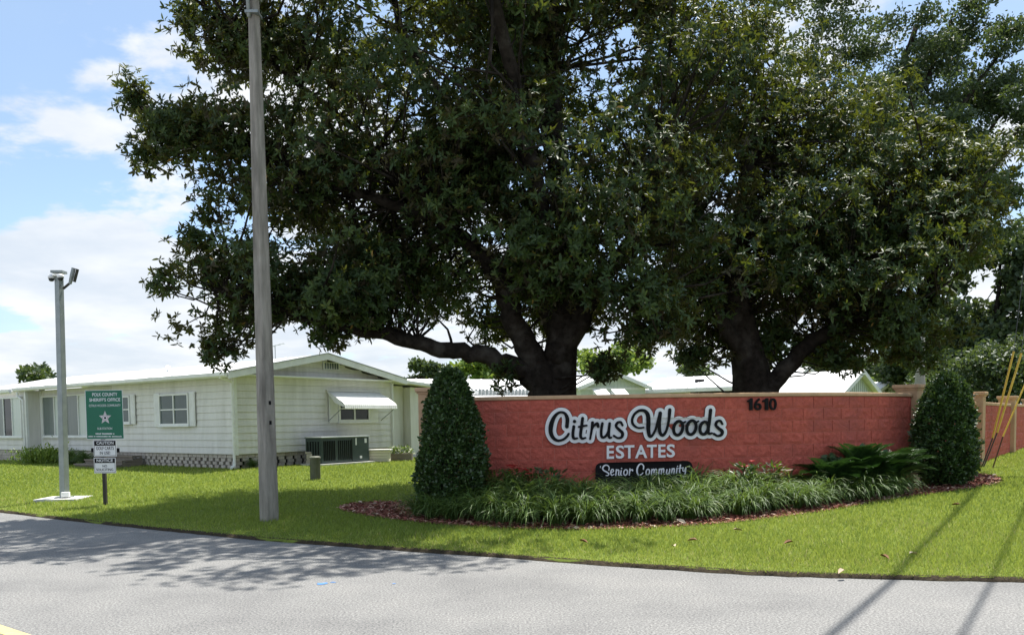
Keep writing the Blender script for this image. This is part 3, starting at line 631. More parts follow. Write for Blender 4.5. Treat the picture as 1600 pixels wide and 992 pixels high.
# downspouts
def spout(P): 
    mb = MB(); mb.tube(P, 0.042, 6, phase=0.5); return mb.build('downspout', M['white'], home)
spout([Hp(-0.05, -OV - 0.05, 2.93), Hp(-0.06, -0.10, 2.80), Hp(-0.06, -0.09, 0.62), Hp(-0.09, -0.12, 0.42), Hp(-0.2, -0.3, 0.36)])
spout([Hp(u_left + 0.35, -0.28, 2.92), Hp(u_left + 0.33, -0.26, 2.75), Hp(u_left + 0.15, -0.18, 2.62), Hp(u_left + 0.13, -0.17, 0.5)])
spout([Hp(-0.06, WID - 0.02, 2.92), Hp(-0.06, WID - 0.03, 0.55)])
def window(o3, d, out, w, h, cols, rows, glass, frame=0.05, depth=0.05, shutters=0.0, name='window', mats=None):
    """window with frame members, panes and shutters; o3 lower corner, d along the wall"""
    mb = MB(); mb.frame_box(o3 + out * 0.015, d * w, out * 0.012, ZU * h); wobj = mb.build(name, M['white'], home)
    for (a, b, c, e) in [(0, w, 0, frame), (0, w, h - frame, h), (0, frame, frame + 0.001, h - frame - 0.001), (w - frame, w, frame + 0.001, h - frame - 0.001)]:
        MB().frame_box(o3 + d * a + ZU * c + out * 0.0275, d * (b - a), out * depth, ZU * (e - c)).build('frame', M['white'], wobj)
    cw = (w - 2 * frame) / cols; ch = (h - 2 * frame) / rows
    for i in range(cols):
        for j in range(rows):
            gm = glass if mats is None else mats[i]
            MB().frame_box(o3 + d * (frame + cw * i + 0.004) + ZU * (frame + ch * j + 0.004) + out * 0.028, d * (cw - 0.008), out * 0.012, ZU * (ch - 0.008)).build('pane', gm, wobj)
        if i: MB().frame_box(o3 + d * (frame + cw * i - 0.025) + ZU * (frame + 0.001) + out * 0.041, d * 0.05, out * 0.03, ZU * (h - 2 * frame - 0.002)).build('mullion', M['white'], wobj)
    for j in range(1, rows): MB().frame_box(o3 + d * (frame + 0.001) + ZU * (frame + ch * j - 0.018) + out * 0.041, d * (w - 2 * frame - 0.002), out * 0.02, ZU * 0.036).build('mullion', M['white'], wobj)
    MB().frame_box(o3 - d * 0.03 - ZU * 0.045 + out * 0.016, d * (w + 0.06), out * 0.085, ZU * 0.044).build('sill', M['white'], wobj)
    if shutters:
        for a in (-shutters - 0.01, w + 0.01):
            s = MB().frame_box(o3 + d * a - ZU * 0.03 + out * 0.02, d * shutters, out * 0.025, ZU * (h + 0.06)).build('shutter', M['white'], wobj)
            # slats belong to the window as a joined run of louvres
            mb = MB()
            for q in np.arange(0.03, h, 0.05): mb.frame_box(o3 + d * (a + 0.03) + ZU * q + out * 0.046, d * (shutters - 0.06), out * 0.012, ZU * 0.026)
            mb.build('shutter_louvres', M['white'], wobj)
    return wobj
M['curtain'] = surf('pale_window_blind', (0.44, 0.50, 0.47), (0.60, 0.65, 0.61), 3, 0.25, 0, 1, 0.6, stretch=(14, 14, 0.2))
M['greyblind'] = surf('grey_screen_glass', (0.12, 0.15, 0.145), (0.17, 0.20, 0.195), 3, 0.25, 0, 1, 0.6, stretch=(9, 9, 0.2))
def longwin(x0, x1, y0, y1, v0=0.0, **kw):
    ua, zb_ = onlong(x1, y1, v0); ub, _ = onlong(x0, y1, v0); _, zt = onlong((x0 + x1) / 2, y0, v0)
    return window(Hp(ua, v0 - 0.02, zb_), U, -VV, ub - ua, zt - zb_, **kw)
w1 = longwin(253, 299, 615, 664, cols=2, rows=2, glass=M['tint'], shutters=0.30, frame=0.055)
w2 = longwin(167, 207, 619, 661, cols=2, rows=2, glass=M['tint'], shutters=0.28, frame=0.055)
_, zs = onlong(100, 682, 0.4); _, zt = onlong(100, 617, 0.4)
window(Hp(u_mid + 0.25, 0.395, zs), U, -VV, u_left - u_mid - 0.5, zt - zs, cols=6, rows=1, glass=M['greyblind'], name='sunroom_window', mats=[M['greyblind'], M['curtain'], M['curtain'], M['greyblind'], M['curtain'], M['greyblind']])
window(Hp(u_left + 0.35, -0.105, zs), U, -VV, 4.6, zt - zs, cols=6, rows=1, glass=M['greyblind'], name='sunroom_window', mats=[M['curtain'], M['glass'], M['greyblind'], M['curtain'], M['glass'], M['greyblind']])
# gable window under the awning
va, zb_ = ongable(527, 659); vb, _ = ongable(576, 657); _, zt = ongable(550, 618)
gw = window(Hp(-0.02, va, zb_), VV, -U, vb - va, zt - zb_, cols=2, rows=2, glass=M['glass'], shutters=0.36, frame=0.07)
aw = thing('window_awning', 'white metal awning over the window in the gable end', 'awning', Hp(-0.05, (va + vb) / 2, zt))
a0, a1 = va - 0.42, vb + 0.52; n = 26; zt2 = zt + 0.12; drop = 0.52; outd = 0.85
for k in range(n):
    q0, q1 = a0 + (a1 - a0) * k / n, a0 + (a1 - a0) * (k + 1) / n - 0.012
    prof = [(0.03, 0.0), (0.45, -0.20), (0.75, -0.36), (0.84, -0.44), (0.86, -0.56)]
    mb = MB(); vs = []
    for (oo, dz) in prof: vs += [Hp(-oo, q0, zt2 + dz), Hp(-oo, q1, zt2 + dz)]
    m_ = len(prof); vs2 = [p - ZU * 0.012 + U * 0.010 for p in vs]
    fs = [(2 * i, 2 * i + 1, 2 * i + 3, 2 * i + 2) for i in range(m_ - 1)]; fs += [tuple(q + 2 * m_ for q in f[::-1]) for f in fs]
    fs += [(2 * i, 2 * i + 2, 2 * m_ + 2 * i + 2, 2 * m_ + 2 * i) for i in range(m_ - 1)] + [(2 * i + 1, 2 * m_ + 2 * i + 1, 2 * m_ + 2 * i + 3, 2 * i + 3) for i in range(m_ - 1)]
    fs += [(2 * m_ - 2, 2 * m_ - 1, 4 * m_ - 1, 4 * m_ - 2)]
    mb.add(vs + vs2, fs); mb.build('slat', M['white'], aw)
for q in (a0, a1):
    MB().prism([Hp(-0.03, q, zt2 - 0.02), Hp(-0.45, q, zt2 - 0.22), Hp(-0.83, q, zt2 - 0.46), Hp(-0.80, q, zt2 - 0.52), Hp(-0.35, q, zt2 - 0.35)], VV * 0.012).build('side_wing', M['white'], aw)
    MB().tube([Hp(-0.80, q, zt2 - 0.5), Hp(-0.05, q, zt2 - 0.95)], 0.012, 6).build('arm', M['metal'], aw)
MB().frame_box(Hp(-0.02, a0 - 0.04, zt2 + 0.005), VV * (a1 - a0 + 0.08), -U * 0.05, ZU * 0.05).build('head_rail', M['siding'], aw)
# screen brick skirting with open cells
def skirting(O, d, out, length, z0, z1, seed, holes=True):
    r = random.Random(seed); rows = 5; h = (z1 - z0) / rows; mb = MB()
    MB().frame_box(O + ZU * z0 - out * 0.10, d * length, out * 0.02, ZU * (z1 - z0)).build('skirting_shade_sheet', M['dark'], home)  # solid near-black sheet paints the shade behind the brick gaps
    for k in range(rows):
        a = -0.1 if k % 2 else 0.0
        while a < length:
            w = 0.20 + r.uniform(-0.01, 0.01) if holes else 0.21; p0 = max(a, 0); p1 = min(a + w, length)
            if p1 - p0 > 0.03: mb.frame_box(O + d * p0 + ZU * (z0 + k * h + 0.003) - out * (0.055 + r.uniform(0, 0.01)), d * (p1 - p0), out * 0.075, ZU * (h - 0.008))
            a += w + ((0.115 if k in (1, 2, 3) else 0.02) if holes else 0.012)
    mb.build('screen_brick_skirting', M['brick'], home, kind='stuff')
skirting(Hp(0.05, 0.05, 0), U, -VV, u_mid - 0.6, GZ - 0.08, ZB - 0.02, 1); skirting(Hp(0.05, 0.05, 0), VV, -U, WID - 0.1, GZ - 0.08, ZB - 0.02, 2)
skirting(Hp(u_left + 0.05, -0.08, 0), U, -VV, LEN - u_left, GZ - 0.1, ZB - 0.02, 3, False); skirting(Hp(u_mid, 0.42, 0), U, -VV, u_left - u_mid, GZ - 0.1, ZB - 0.02, 4, False)
# side wing with carport roof beyond the gable
mb = MB(); mb.frame_box(Hp(0.55, WID + 0.02, GZ - 0.1), VV * 1.1, U * 3.0, ZU * (ZE - GZ)); mb.build('side_wall', M['siding'], home)
mb = MB(); mb.frame_box(Hp(0.2, WID + 1.13, GZ - 0.1), VV * 2.6, U * 3.0, ZU * (ZE - GZ - 0.05)); mb.build('utility_room', M['siding'], home)
mb = MB(); mb.prism([Hp(-0.15, WID + 0.36, 2.98), Hp(-0.15, WID + 4.6, 2.66), Hp(-0.15, WID + 4.6, 2.76), Hp(-0.15, WID + 0.36, 3.08)], U * 5); mb.build('carport_roof', M['roofwhite'], home)
# wooden entrance steps
ua, _ = onlong(228, 715); ub, _ = onlong(168, 715)
steps = thing('entrance_steps', 'weathered wooden steps at the side of the mobile home behind the signs', 'steps', Hp((ua + ub) / 2, -0.9, GZ))
for k in range(3):
    MB().frame_box(Hp(ua, -0.12 - 0.34 * (k + 1), 0.60 - 0.13 * k), U * (ub - ua), VV * 0.33, ZU * 0.045).build('tread', M['wood'], steps)
    MB().frame_box(Hp(ua + 0.03, -0.12 - 0.34 * (k + 1) + 0.03, 0.47 - 0.13 * k), U * (ub - ua - 0.06), VV * 0.03, ZU * 0.128).build('riser', M['wood'], steps)
for q in (ua + 0.02, ub - 0.08): MB().prism([Hp(q, -0.11, 0.25), Hp(q, -1.1, 0.25), Hp(q, -1.1, 0.31), Hp(q, -0.11, 0.59)], U * 0.05).build('stringer', M['wood'], steps)
# roof bits
p = onplane(262, 577, Hp(0, 1.6, 0), VV); MB().lathe((p[0], p[1], zroof(1.6) + 0.06), [(0.05, 0), (0.05, 0.14), (0.09, 0.15), (0.09, 0.19), (0.02, 0.22)], 10).build('roof_vent', M['white'], home)
ant = thing('roof_antenna', 'small television antenna standing on the white roof left of the gable peak', 'antenna', Hp(2.2, WID / 2, zroof(WID / 2)))
b0 = Hp(2.2, WID / 2, zroof(WID / 2) + 0.07); MB().tube([b0, b0 + (0, 0, 0.42)], 0.015, 6).build('mast', M['metal'], ant)
MB().tube([b0 + (-0.35, 0, 0.34), b0 + (0.3, 0.0, 0.5)], 0.014, 6).build('boom', M['metal'], ant)
for q in (-0.3, -0.1, 0.1, 0.25): MB().tube([b0 + (q - 0.02, -0.25, 0.40 + q * 0.25), b0 + (q + 0.02, 0.25, 0.44 + q * 0.25)], 0.008, 5).build('element', M['metal'], ant)

# things beside the gable
def gpos(px, py, z=GZ): return atZ(px, py, z)
ac_v0, _ = ongable(503, 710, -1.15); ac_v1, _ = ongable(577, 710, -1.15)
ac = thing('air_conditioner', 'dark green packaged air conditioner on a slab beside the gable wall', 'air conditioner', Hp(-0.9, (ac_v0 + ac_v1) / 2, GZ))
u0, u1 = -0.40, -1.15; zl, zh = GZ + 0.08, GZ + 0.84; wv = ac_v1 - ac_v0
MB().frame_box(Hp(u0 + 0.1, ac_v0 - 0.12, GZ - 0.1), VV * (wv + 0.24), -U * (u0 - u1 + 0.25), ZU * 0.17).build('slab', M['pad'], ac)
MB().frame_box(Hp(u0, ac_v0, zl), VV * wv, -U * (u0 - u1), ZU * (zh - zl)).build('cabinet', M['acgreen'], ac, bevel=0.02)
MB().frame_box(Hp(u0 + 0.02, ac_v0 - 0.02, zh + 0.001), VV * (wv + 0.04), -U * (u0 - u1 + 0.04), ZU * 0.045).build('lid', M['metal'], ac, bevel=0.015)
for (q0, q1) in ((0.06, 0.46), (0.54, 1.02)):
    for k in range(7): MB().frame_box(Hp(u1 - 0.001, ac_v0 + wv * (q0 * 0.62) + (q1 - q0) * wv * 0.62 * k / 7, zl + 0.08), VV * 0.03, -U * 0.015, ZU * (zh - zl - 0.16)).build('grille_bar', M['black'], ac)
MB().frame_box(Hp(u1 - 0.001, ac_v0 + wv * 0.62, zl + 0.03), VV * 0.012, -U * 0.01, ZU * (zh - zl - 0.06)).build('panel_seam', M['black'], ac)
for (q, zq, w_, h_) in ((0.70, 0.52, 0.05, 0.22), (0.90, 0.58, 0.09, 0.14), (0.79, 0.10, 0.09, 0.08)):
    MB().frame_box(Hp(u1 - 0.001, ac_v0 + wv * q, zl + zq), VV * w_, -U * 0.006, ZU * h_).build('data_plate', M['white_sign'], ac)
for k in range(5): MB().frame_box(Hp(u0 - 0.10 - 0.12 * k, ac_v0 - 0.001, zl + 0.10), -U * 0.04, -VV * 0.012, ZU * (zh - zl - 0.2)).build('side_grille', M['black'], ac)
p = gpos(491, 728, 0.3); bp = thing('block_pedestal', 'stacked concrete block pedestal left of the air conditioner', 'pedestal', p)
for k, (w_, h_, z_) in enumerate(((0.50, 0.20, 0.0), (0.46, 0.19, 0.203), (0.54, 0.06, 0.396))):
    MB().frame_box(p + (-w_ / 2, 0, z_ - 0.02), (w_, 0.05 * k, 0), (-0.03, 0.36, 0), ZU * h_).build('concrete_block' if k < 2 else 'cap_slab', M['brick'], bp, bevel=0.012)
p = gpos(493, 750, g(-4.2, 19)); up = thing('utility_pedestal', 'short ribbed grey green utility pedestal standing on the lawn left of centre', 'utility pedestal', p)
MB().lathe(tuple(p), [(0.115, -0.1), (0.115, 0.52)], 20).build('body', M['pedestal'], up, smooth=False)
mb = MB()
for k in range(20): a = 2 * math.pi * k / 20; mb.frame_box(p + (0.112 * math.cos(a) - 0.008, 0.112 * math.sin(a) - 0.008, 0.0), (0.016, 0, 0), (0, 0.016, 0), ZU * 0.5)
mb.build('ribs', M['pedestal'], up)
MB().lathe(tuple(p + (0, 0, 0.521)), [(0.135, 0), (0.135, 0.03), (0.10, 0.055)], 20).build('lid', M['pedestal'], up)
p = gpos(592, 721, 0.34); pb = thing('planter_box', 'beige slatted planter box right of the air conditioner', 'planter', p)
for k in range(4): MB().frame_box(p + (-0.30, 0, 0.09 * k), (0.62, 0, 0), (0, 0.45, 0), ZU * 0.083).build('slat', M['cream'], pb)
MB().frame_box(p + (-0.34, -0.04, 0.362), (0.72, 0, 0), (0, 0.53, 0), ZU * 0.03).build('lid', M['siding'], pb)
p = gpos(622, 719, 0.34); pp = thing('low_planter', 'low dark planter with straggling leaves below the gable corner', 'planter', p)
MB().frame_box(p + (-0.35, 0, 0), (0.8, 0, 0), (0, 0.4, 0), ZU * 0.22).build('trough', M['wood'], pp)
rg = np.random.default_rng(5); n = 260
B = p + np.stack([rg.uniform(-0.35, 0.45, n), rg.uniform(0, 0.4, n), 0.2 + rg.uniform(0, 0.22, n)], 1); D = unit(rg.normal(0, 1, (n, 3)) + [0, -0.3, 0.5]); N = unit(rg.normal(0, 0.5, (n, 3)) + [0, 0, 1])
M['paleleaf'] = leafmat('pale_leaf', [(0, (0.10, 0.15, 0.05)), (0.6, (0.22, 0.28, 0.12)), (1, (0.42, 0.42, 0.26))])
o = link(bpy.data.objects.new('foliage', leaf_mesh('foliage', B, D, N, rg.uniform(0.08, 0.16, n), rg.uniform(0.03, 0.05, n), rg.random(n), M['paleleaf']))); setpar(o, pp)

# ================================================================== POLES AND SIGNS
def square_tube(mb, pts, half, ang):
    rings = [[np.array(p) + h * math.sqrt(2) * np.array([math.cos(ang + k * math.pi / 2), math.sin(ang + k * math.pi / 2), 0]) for k in range(4)] for p, h in zip(pts, half)]
    vs = [q for r in rings for q in r]; fs = [(3, 2, 1, 0), tuple(len(vs) - 4 + k for k in range(4))]
    for i in range(len(rings) - 1): fs += [(4 * i + k, 4 * i + (k + 1) % 4, 4 * i + 4 + (k + 1) % 4, 4 * i + 4 + k) for k in range(4)]
    return mb.add(vs, fs)
pb_ = atZ(421, 815, 0.06); tp = atY(397, 30, pb_[1]); up_ = (tp - pb_) / (tp[2] - pb_[2])
lamp = thing('street_lamp', 'tall leaning grey concrete street lamp pole in the lawn left of centre', 'street lamp', pb_)
A_ = math.radians(-90 + 8)
mb = MB(); square_tube(mb, [pb_ + up_ * z for z in (-0.4, 2.2, 4.5, 8.55)], [0.112, 0.102, 0.090, 0.062], A_); mb.build('pole', M['concrete'], lamp, bevel=0.022)
for (px, py) in ((424, 629), (426.5, 660)):
    z = atY(px, py, pb_[1] - 0.1)[2]; c = pb_ + up_ * (z - pb_[2]); e = np.array([math.cos(A_ + math.pi / 4), math.sin(A_ + math.pi / 4), 0]); t_ = np.array([-e[1], e[0], 0])
    MB().frame_box(c + e * 0.088 - t_ * 0.024 - ZU * 0.03, t_ * 0.042, e * 0.02, ZU * 0.06).build('bolt_hole', M['black'], lamp)
ad = np.array([-0.42, -0.9, 0]); ad = ad / np.linalg.norm(ad); tz = lambda z: pb_ + up_ * (z - pb_[2])
arm = [tz(7.75) + ad * 0.11, tz(8.05) + ad * 0.13, tz(8.25) + ad * 0.24, tz(8.5) + ad * 0.55, tz(8.62) + ad * 0.95]
MB().tube(arm, 0.028, 8).build('arm', M['metal'], lamp, smooth=True)
for z in (7.8, 8.06): MB().frame_box(tz(z) + np.array([-0.1, -0.14, 0]), (0.2, 0, 0), (0, 0.24, 0), ZU * 0.04).build('clamp', M['metal'], lamp)
h0 = arm[-1]; mb = MB(); pr = [(0.0, 0.05), (0.12, 0.09), (0.3, 0.15), (0.5, 0.15), (0.62, 0.06)]
mb.tube([h0 + ad * q - ZU * 0.01 for q, r in pr], [r for q, r in pr], 10); mb.build('luminaire', M['metal'], lamp, smooth=True)
# camera pole
pc = atZ(101, 777, 0.13); tp = atY(92, 428, pc[1]); up2 = (tp - pc) / (tp[2] - pc[2]); hz = tp[2] - pc[2]
cp = thing('camera_pole', 'square grey metal pole topped by security cameras on a concrete pad at left', 'camera pole', pc)
MB().frame_box(pc + (-0.42, -0.42, -0.16), (0.84, 0.08, 0), (-0.05, 0.80, 0), ZU * 0.16).build('concrete_pad', M['pad'], cp, bevel=0.01)
mb = MB(); square_tube(mb, [pc, pc + up2 * hz], [0.066, 0.060], math.radians(-90 + 28)); mb.build('pole', M['metal'], cp, bevel=0.006)
MB().frame_box(pc + (-0.14, -0.14, 0.001), (0.28, 0.02, 0), (-0.02, 0.28, 0), ZU * 0.02).build('base_plate', M['metal'], cp)
MB().frame_box(pc + (0.03, -0.20, 0.0225), (0.15, 0.03, 0), (-0.03, 0.12, 0), ZU * 0.10).build('junction_box', M['white'], cp, bevel=0.008)
top = pc + up2 * hz
MB().frame_box(top + (-0.12, -0.1, 0.01), (0.23, 0.02, 0), (0, 0.2, 0), ZU * 0.05).build('top_cap', M['metal'], cp)
def dome(c, s):
    d = MB().lathe(tuple(c), [(0.02, 0.08), (0.055, 0.07), (0.065, 0.03), (0.065, 0.0)], 14).build('camera_dome', M['white'], cp, smooth=True)
    MB().lathe(tuple(c - ZU * 0.06), [(0.02, 0.0), (0.04, 0.008), (0.055, 0.035), (0.057, 0.059)], 14).build('lens_bubble', M['glass'], d, smooth=True)
    MB().tube([c + ZU * 0.06, c + ZU * 0.06 - np.array([s * 0.16, 0, 0])], 0.02, 6).build('bracket', M['white'], d)
dome(top + (-0.13, -0.05, -0.10), -1); dome(top + (0.09, -0.11, -0.10), 1)
b0 = top + (0.08, 0, -0.30); cam_b = MB().tube([b0, b0 + (0.14, -0.02, 0.10), b0 + (0.19, -0.02, 0.16)], 0.025, 6).build('camera_arm', M['post'], cp)
MB().tube([b0 + (0.15, -0.02, 0.09), b0 + (0.20, -0.03, 0.25), b0 + (0.245, -0.03, 0.41)], [0.032, 0.042, 0.042], 10).build('bullet_camera', M['metal'], cam_b)
MB().frame_box(b0 + (0.235, -0.07, 0.13), (0.08, 0, 0.26), (0, 0.08, 0), (0.02, 0, -0.008)).build('camera_shade', M['post'], cam_b)
# sheriff sign with two small notices on one post
ps = atZ(165, 789, 0.08); YS = ps[1]
sg = thing('sheriff_sign', 'green sheriff sub station sign over two small notices on one dark post', 'sign', ps)
MB().box(ps[0] - 0.03, ps[0] + 0.03, YS - 0.03, YS + 0.03, -0.1, 2.2).build('post', M['post'], sg)
def sign_panel(x0, x1, y0, y1, mat, name, yo=-0.035, parent=sg):
    a = atY(x0, y1, YS); b = atY(x1, y0, YS)
    return MB().box(a[0], b[0], YS + yo - 0.006, YS + yo, a[2], b[2]).build(name, mat, parent), a, b
def sign_text(body, cx, y, h_px, w_px, mat, parent, yo, bold=0.0):
    """one printed line: centred on pixel cx, cap height h_px, width w_px"""
    V, Fs = glyph(body, bold, 0.5); c = atY(cx, y, YS); s = YS / F; mb = MB()
    mb.add([(c[0] + (v[0] - 0.5) * w_px * s, YS + yo - (0.0012 if v[2] > 0 else 0.0), c[2] + (v[1] - 0.5) * h_px * s) for v in V], Fs)
    return mb.build('lettering', mat, parent)
def outline(a, b, yo, t, mat, parent, inset, name='border'):
    x0, x1, z0, z1 = a[0] + inset, b[0] - inset, a[2] + inset, b[2] - inset
    for (p, q, r, s) in ((x0, x1, z0, z0 + t), (x0, x1, z1 - t, z1), (x0, x0 + t, z0 + t, z1 - t), (x1 - t, x1, z0 + t, z1 - t)):
        MB().box(p, q, YS + yo - 0.0015, YS + yo, r, s).build(name, mat, parent)
gp, a, b = sign_panel(137.5, 192.5, 609, 686, M['green_sign'], 'green_panel'); outline(a, b, -0.0412, 0.007, M['white_sign'], gp, 0.0)
yo = -0.0415
for txt, y, h, w, bd in (('POLK COUNTY', 616.2, 5.2, 39, 0.012), ("SHERIFF'S OFFICE", 624.4, 5.2, 48, 0.012), ('CITRUS WOODS COMMUNITY', 633.4, 3.6, 49, 0.0), ('SUB STATION', 669.2, 3.4, 23, 0.0)):
    sign_text(txt, 165.4, y, h, w, M['white_sign'], gp, yo, bd)
# two printed lines too small to read: worn white strokes only
rs_ = random.Random(12)
for y, x0, x1, hh in ((677.2, 151.2, 179.8, 2.3), (681.4, 140.0, 191.0, 2.0)):
    mb = MB(); q = x0
    while q < x1:
        w_ = rs_.uniform(0.5, 1.1); a = atY(q, y + hh / 2, YS); b = atY(q + w_, y - hh / 2 * rs_.uniform(0.4, 1.0), YS); mb.box(a[0], b[0], YS + yo - 0.0012, YS + yo, a[2], b[2]); q += w_ + (1.6 if rs_.random() < 0.12 else 0.35)
    mb.build('fine_print', M['white_sign'], gp)
c = atY(166, 652.5, YS); s = YS / F
M['silver'] = surf('silver_star', (0.45, 0.44, 0.45), (0.62, 0.60, 0.60), 8, 0.4); M['sealred'] = surf('seal_print', (0.33, 0.20, 0.22), (0.50, 0.40, 0.42), 40, 0.5)
P = [(c[0] + (10 if k % 2 == 0 else 4.4) * s * math.sin(math.pi * k / 5), YS + yo, c[2] + (11 if k % 2 == 0 else 4.8) * s * math.cos(math.pi * k / 5)) for k in range(10)]
star = MB().prism(P, (0, -0.002, 0)).build('star_badge', M['silver'], gp)
for r_, m_, e_ in ((4.0, 'sealred', 0.0032), (3.1, 'white_sign', 0.0042), (1.8, 'black', 0.005)):
    P = [(c[0] + r_ * s * math.cos(q), YS + yo - 0.0021, c[2] + r_ * s * math.sin(q) - 0.2 * s) for q in np.linspace(0, 6.283, 17)[:-1]]; MB().prism(P, (0, -e_ + 0.002, 0)).build('seal_ring', M[m_], star)
pn, a, b = sign_panel(148.5, 183, 687, 713, M['white_sign'], 'caution_panel'); outline(a, b, yo, 0.006, M['black'], pn, 0.012)
MB().box(a[0] + 0.02, b[0] - 0.02, YS + yo - 0.0016, YS + yo, b[2] - 0.105, b[2] - 0.0185).build('heading_band', M['black'], pn)
sign_text('CAUTION', 165.7, 691.6, 4.6, 26.5, M['white_sign'], pn, yo - 0.0018, 0.02)
sign_text('GOLF CARTS', 165.7, 699.8, 5.4, 27.5, M['black'], pn, yo, 0.01); sign_text('IN USE!', 165.7, 707.2, 4.8, 16, M['black'], pn, yo, 0.01)
pn, a, b = sign_panel(149, 182, 714.5, 739, M['white_sign'], 'notice_panel'); outline(a, b, yo, 0.006, M['black'], pn, 0.012)
MB().box(a[0] + 0.02, b[0] - 0.02, YS + yo - 0.0016, YS + yo, b[2] - 0.10, b[2] - 0.0185).build('heading_band', M['black'], pn)
sign_text('NOTICE', 165.4, 719.0, 4.4, 25.5, M['white_sign'], pn, yo - 0.0018, 0.02)
sign_text('NO', 165.4, 727.6, 3.6, 7, M['black'], pn, yo, 0.012); sign_text('SOLICITING', 165.4, 733.2, 4.0, 26.5, M['black'], pn, yo, 0.012)
for q in (146, 184.5): a = atY(q, 703, YS); MB().box(a[0] - 0.03, a[0] + 0.03, YS - 0.03, YS + 0.0, a[2] - 0.04, a[2] + 0.04).build('bracket', M['black'], sg)
a = atY(146, 703, YS); b = atY(184.5, 703, YS); MB().box(a[0], b[0], YS - 0.02, YS - 0.005, a[2] - 0.015, a[2] + 0.015).build('cross_bar', M['post'], sg)

# guy wire guards, utility pole and cables at the right
PT = np.array([12.4, 19.2, 0.0]); PT[2] = g(12.4, 19.2)
upole = thing('utility_pole', 'tall brown wooden utility pole standing just right of the picture', 'utility pole', PT)
MB().tube([PT - ZU * 0.3, PT + ZU * 6, PT + ZU * 12], [0.16, 0.145, 0.12], 12).build('shaft', M['timber'], upole, smooth=True)
MB().frame_box(PT + (-0.9, -0.06, 11.2), (1.8, 0, 0), (0, 0.12, 0), ZU * 0.12).build('cross_arm', M['timber'], upole)
M['galv'] = surf('dull_steel_wire', (0.12, 0.12, 0.12), (0.18, 0.18, 0.18), 9, 0.5, metal=0.6)
cd = np.array([0.568, 0.823, 0.0])
for (nm, p_end, h, r_, lab) in (('power_cable', PT + (-0.75, 0.2, 0), 11.45, 0.036, 'thick overhead cable above the right of the road'), ('telephone_cable', PT + (-0.05, -0.17, 0), 9.6, 0.022, 'thinner overhead cable crossing above the road at right')):
    P = []
    for t in np.linspace(0, 42, 22): q = p_end - cd * t; P.append((q[0], q[1], h - 0.9 * math.sin(math.pi * t / 42)))
    cb = MB().tube(P, r_, 6).build(nm, M['black']); tag(cb, lab, 'cable')
for i, (x0, y0, x1, y1, xt, yt, lab, low) in enumerate(((1534, 723, 1551, 684, 1584, 549, 'leftmost yellow guy wire guard leaning before the red wall', 'post'), (1537, 722, 1558, 676, 1596, 552, 'second yellow guy wire guard, leaning beside the leftmost one', 'post'), (1550, 728, 1567, 682, 1606, 590, 'paler yellow guy wire guard nearest the right picture edge', 'rust'))):
    d_ = 18.2 - 0.25 * i; b0 = atY(x0, y0, d_); b0[2] = max(b0[2], 0.3); m0 = atY(x1, y1, d_ + 0.05); t0 = atY(xt, yt, d_ + 0.2)
    gt = thing('guy_wire_guard', lab, 'guy wire', b0, 'guy wires at the right edge')
    MB().tube([b0 - ZU * 0.1, m0], 0.014, 6).build('anchor_rod', M[low], gt)
    MB().tube([m0, t0], 0.021 if i < 2 else 0.016, 8).build('guard', M['yellow'], gt)
    e = t0 + (PT + ZU * (10.6 - 0.7 * i) - t0) * 1.0; MB().tube([t0, e], 0.006, 5).build('wire', M['galv'], gt)

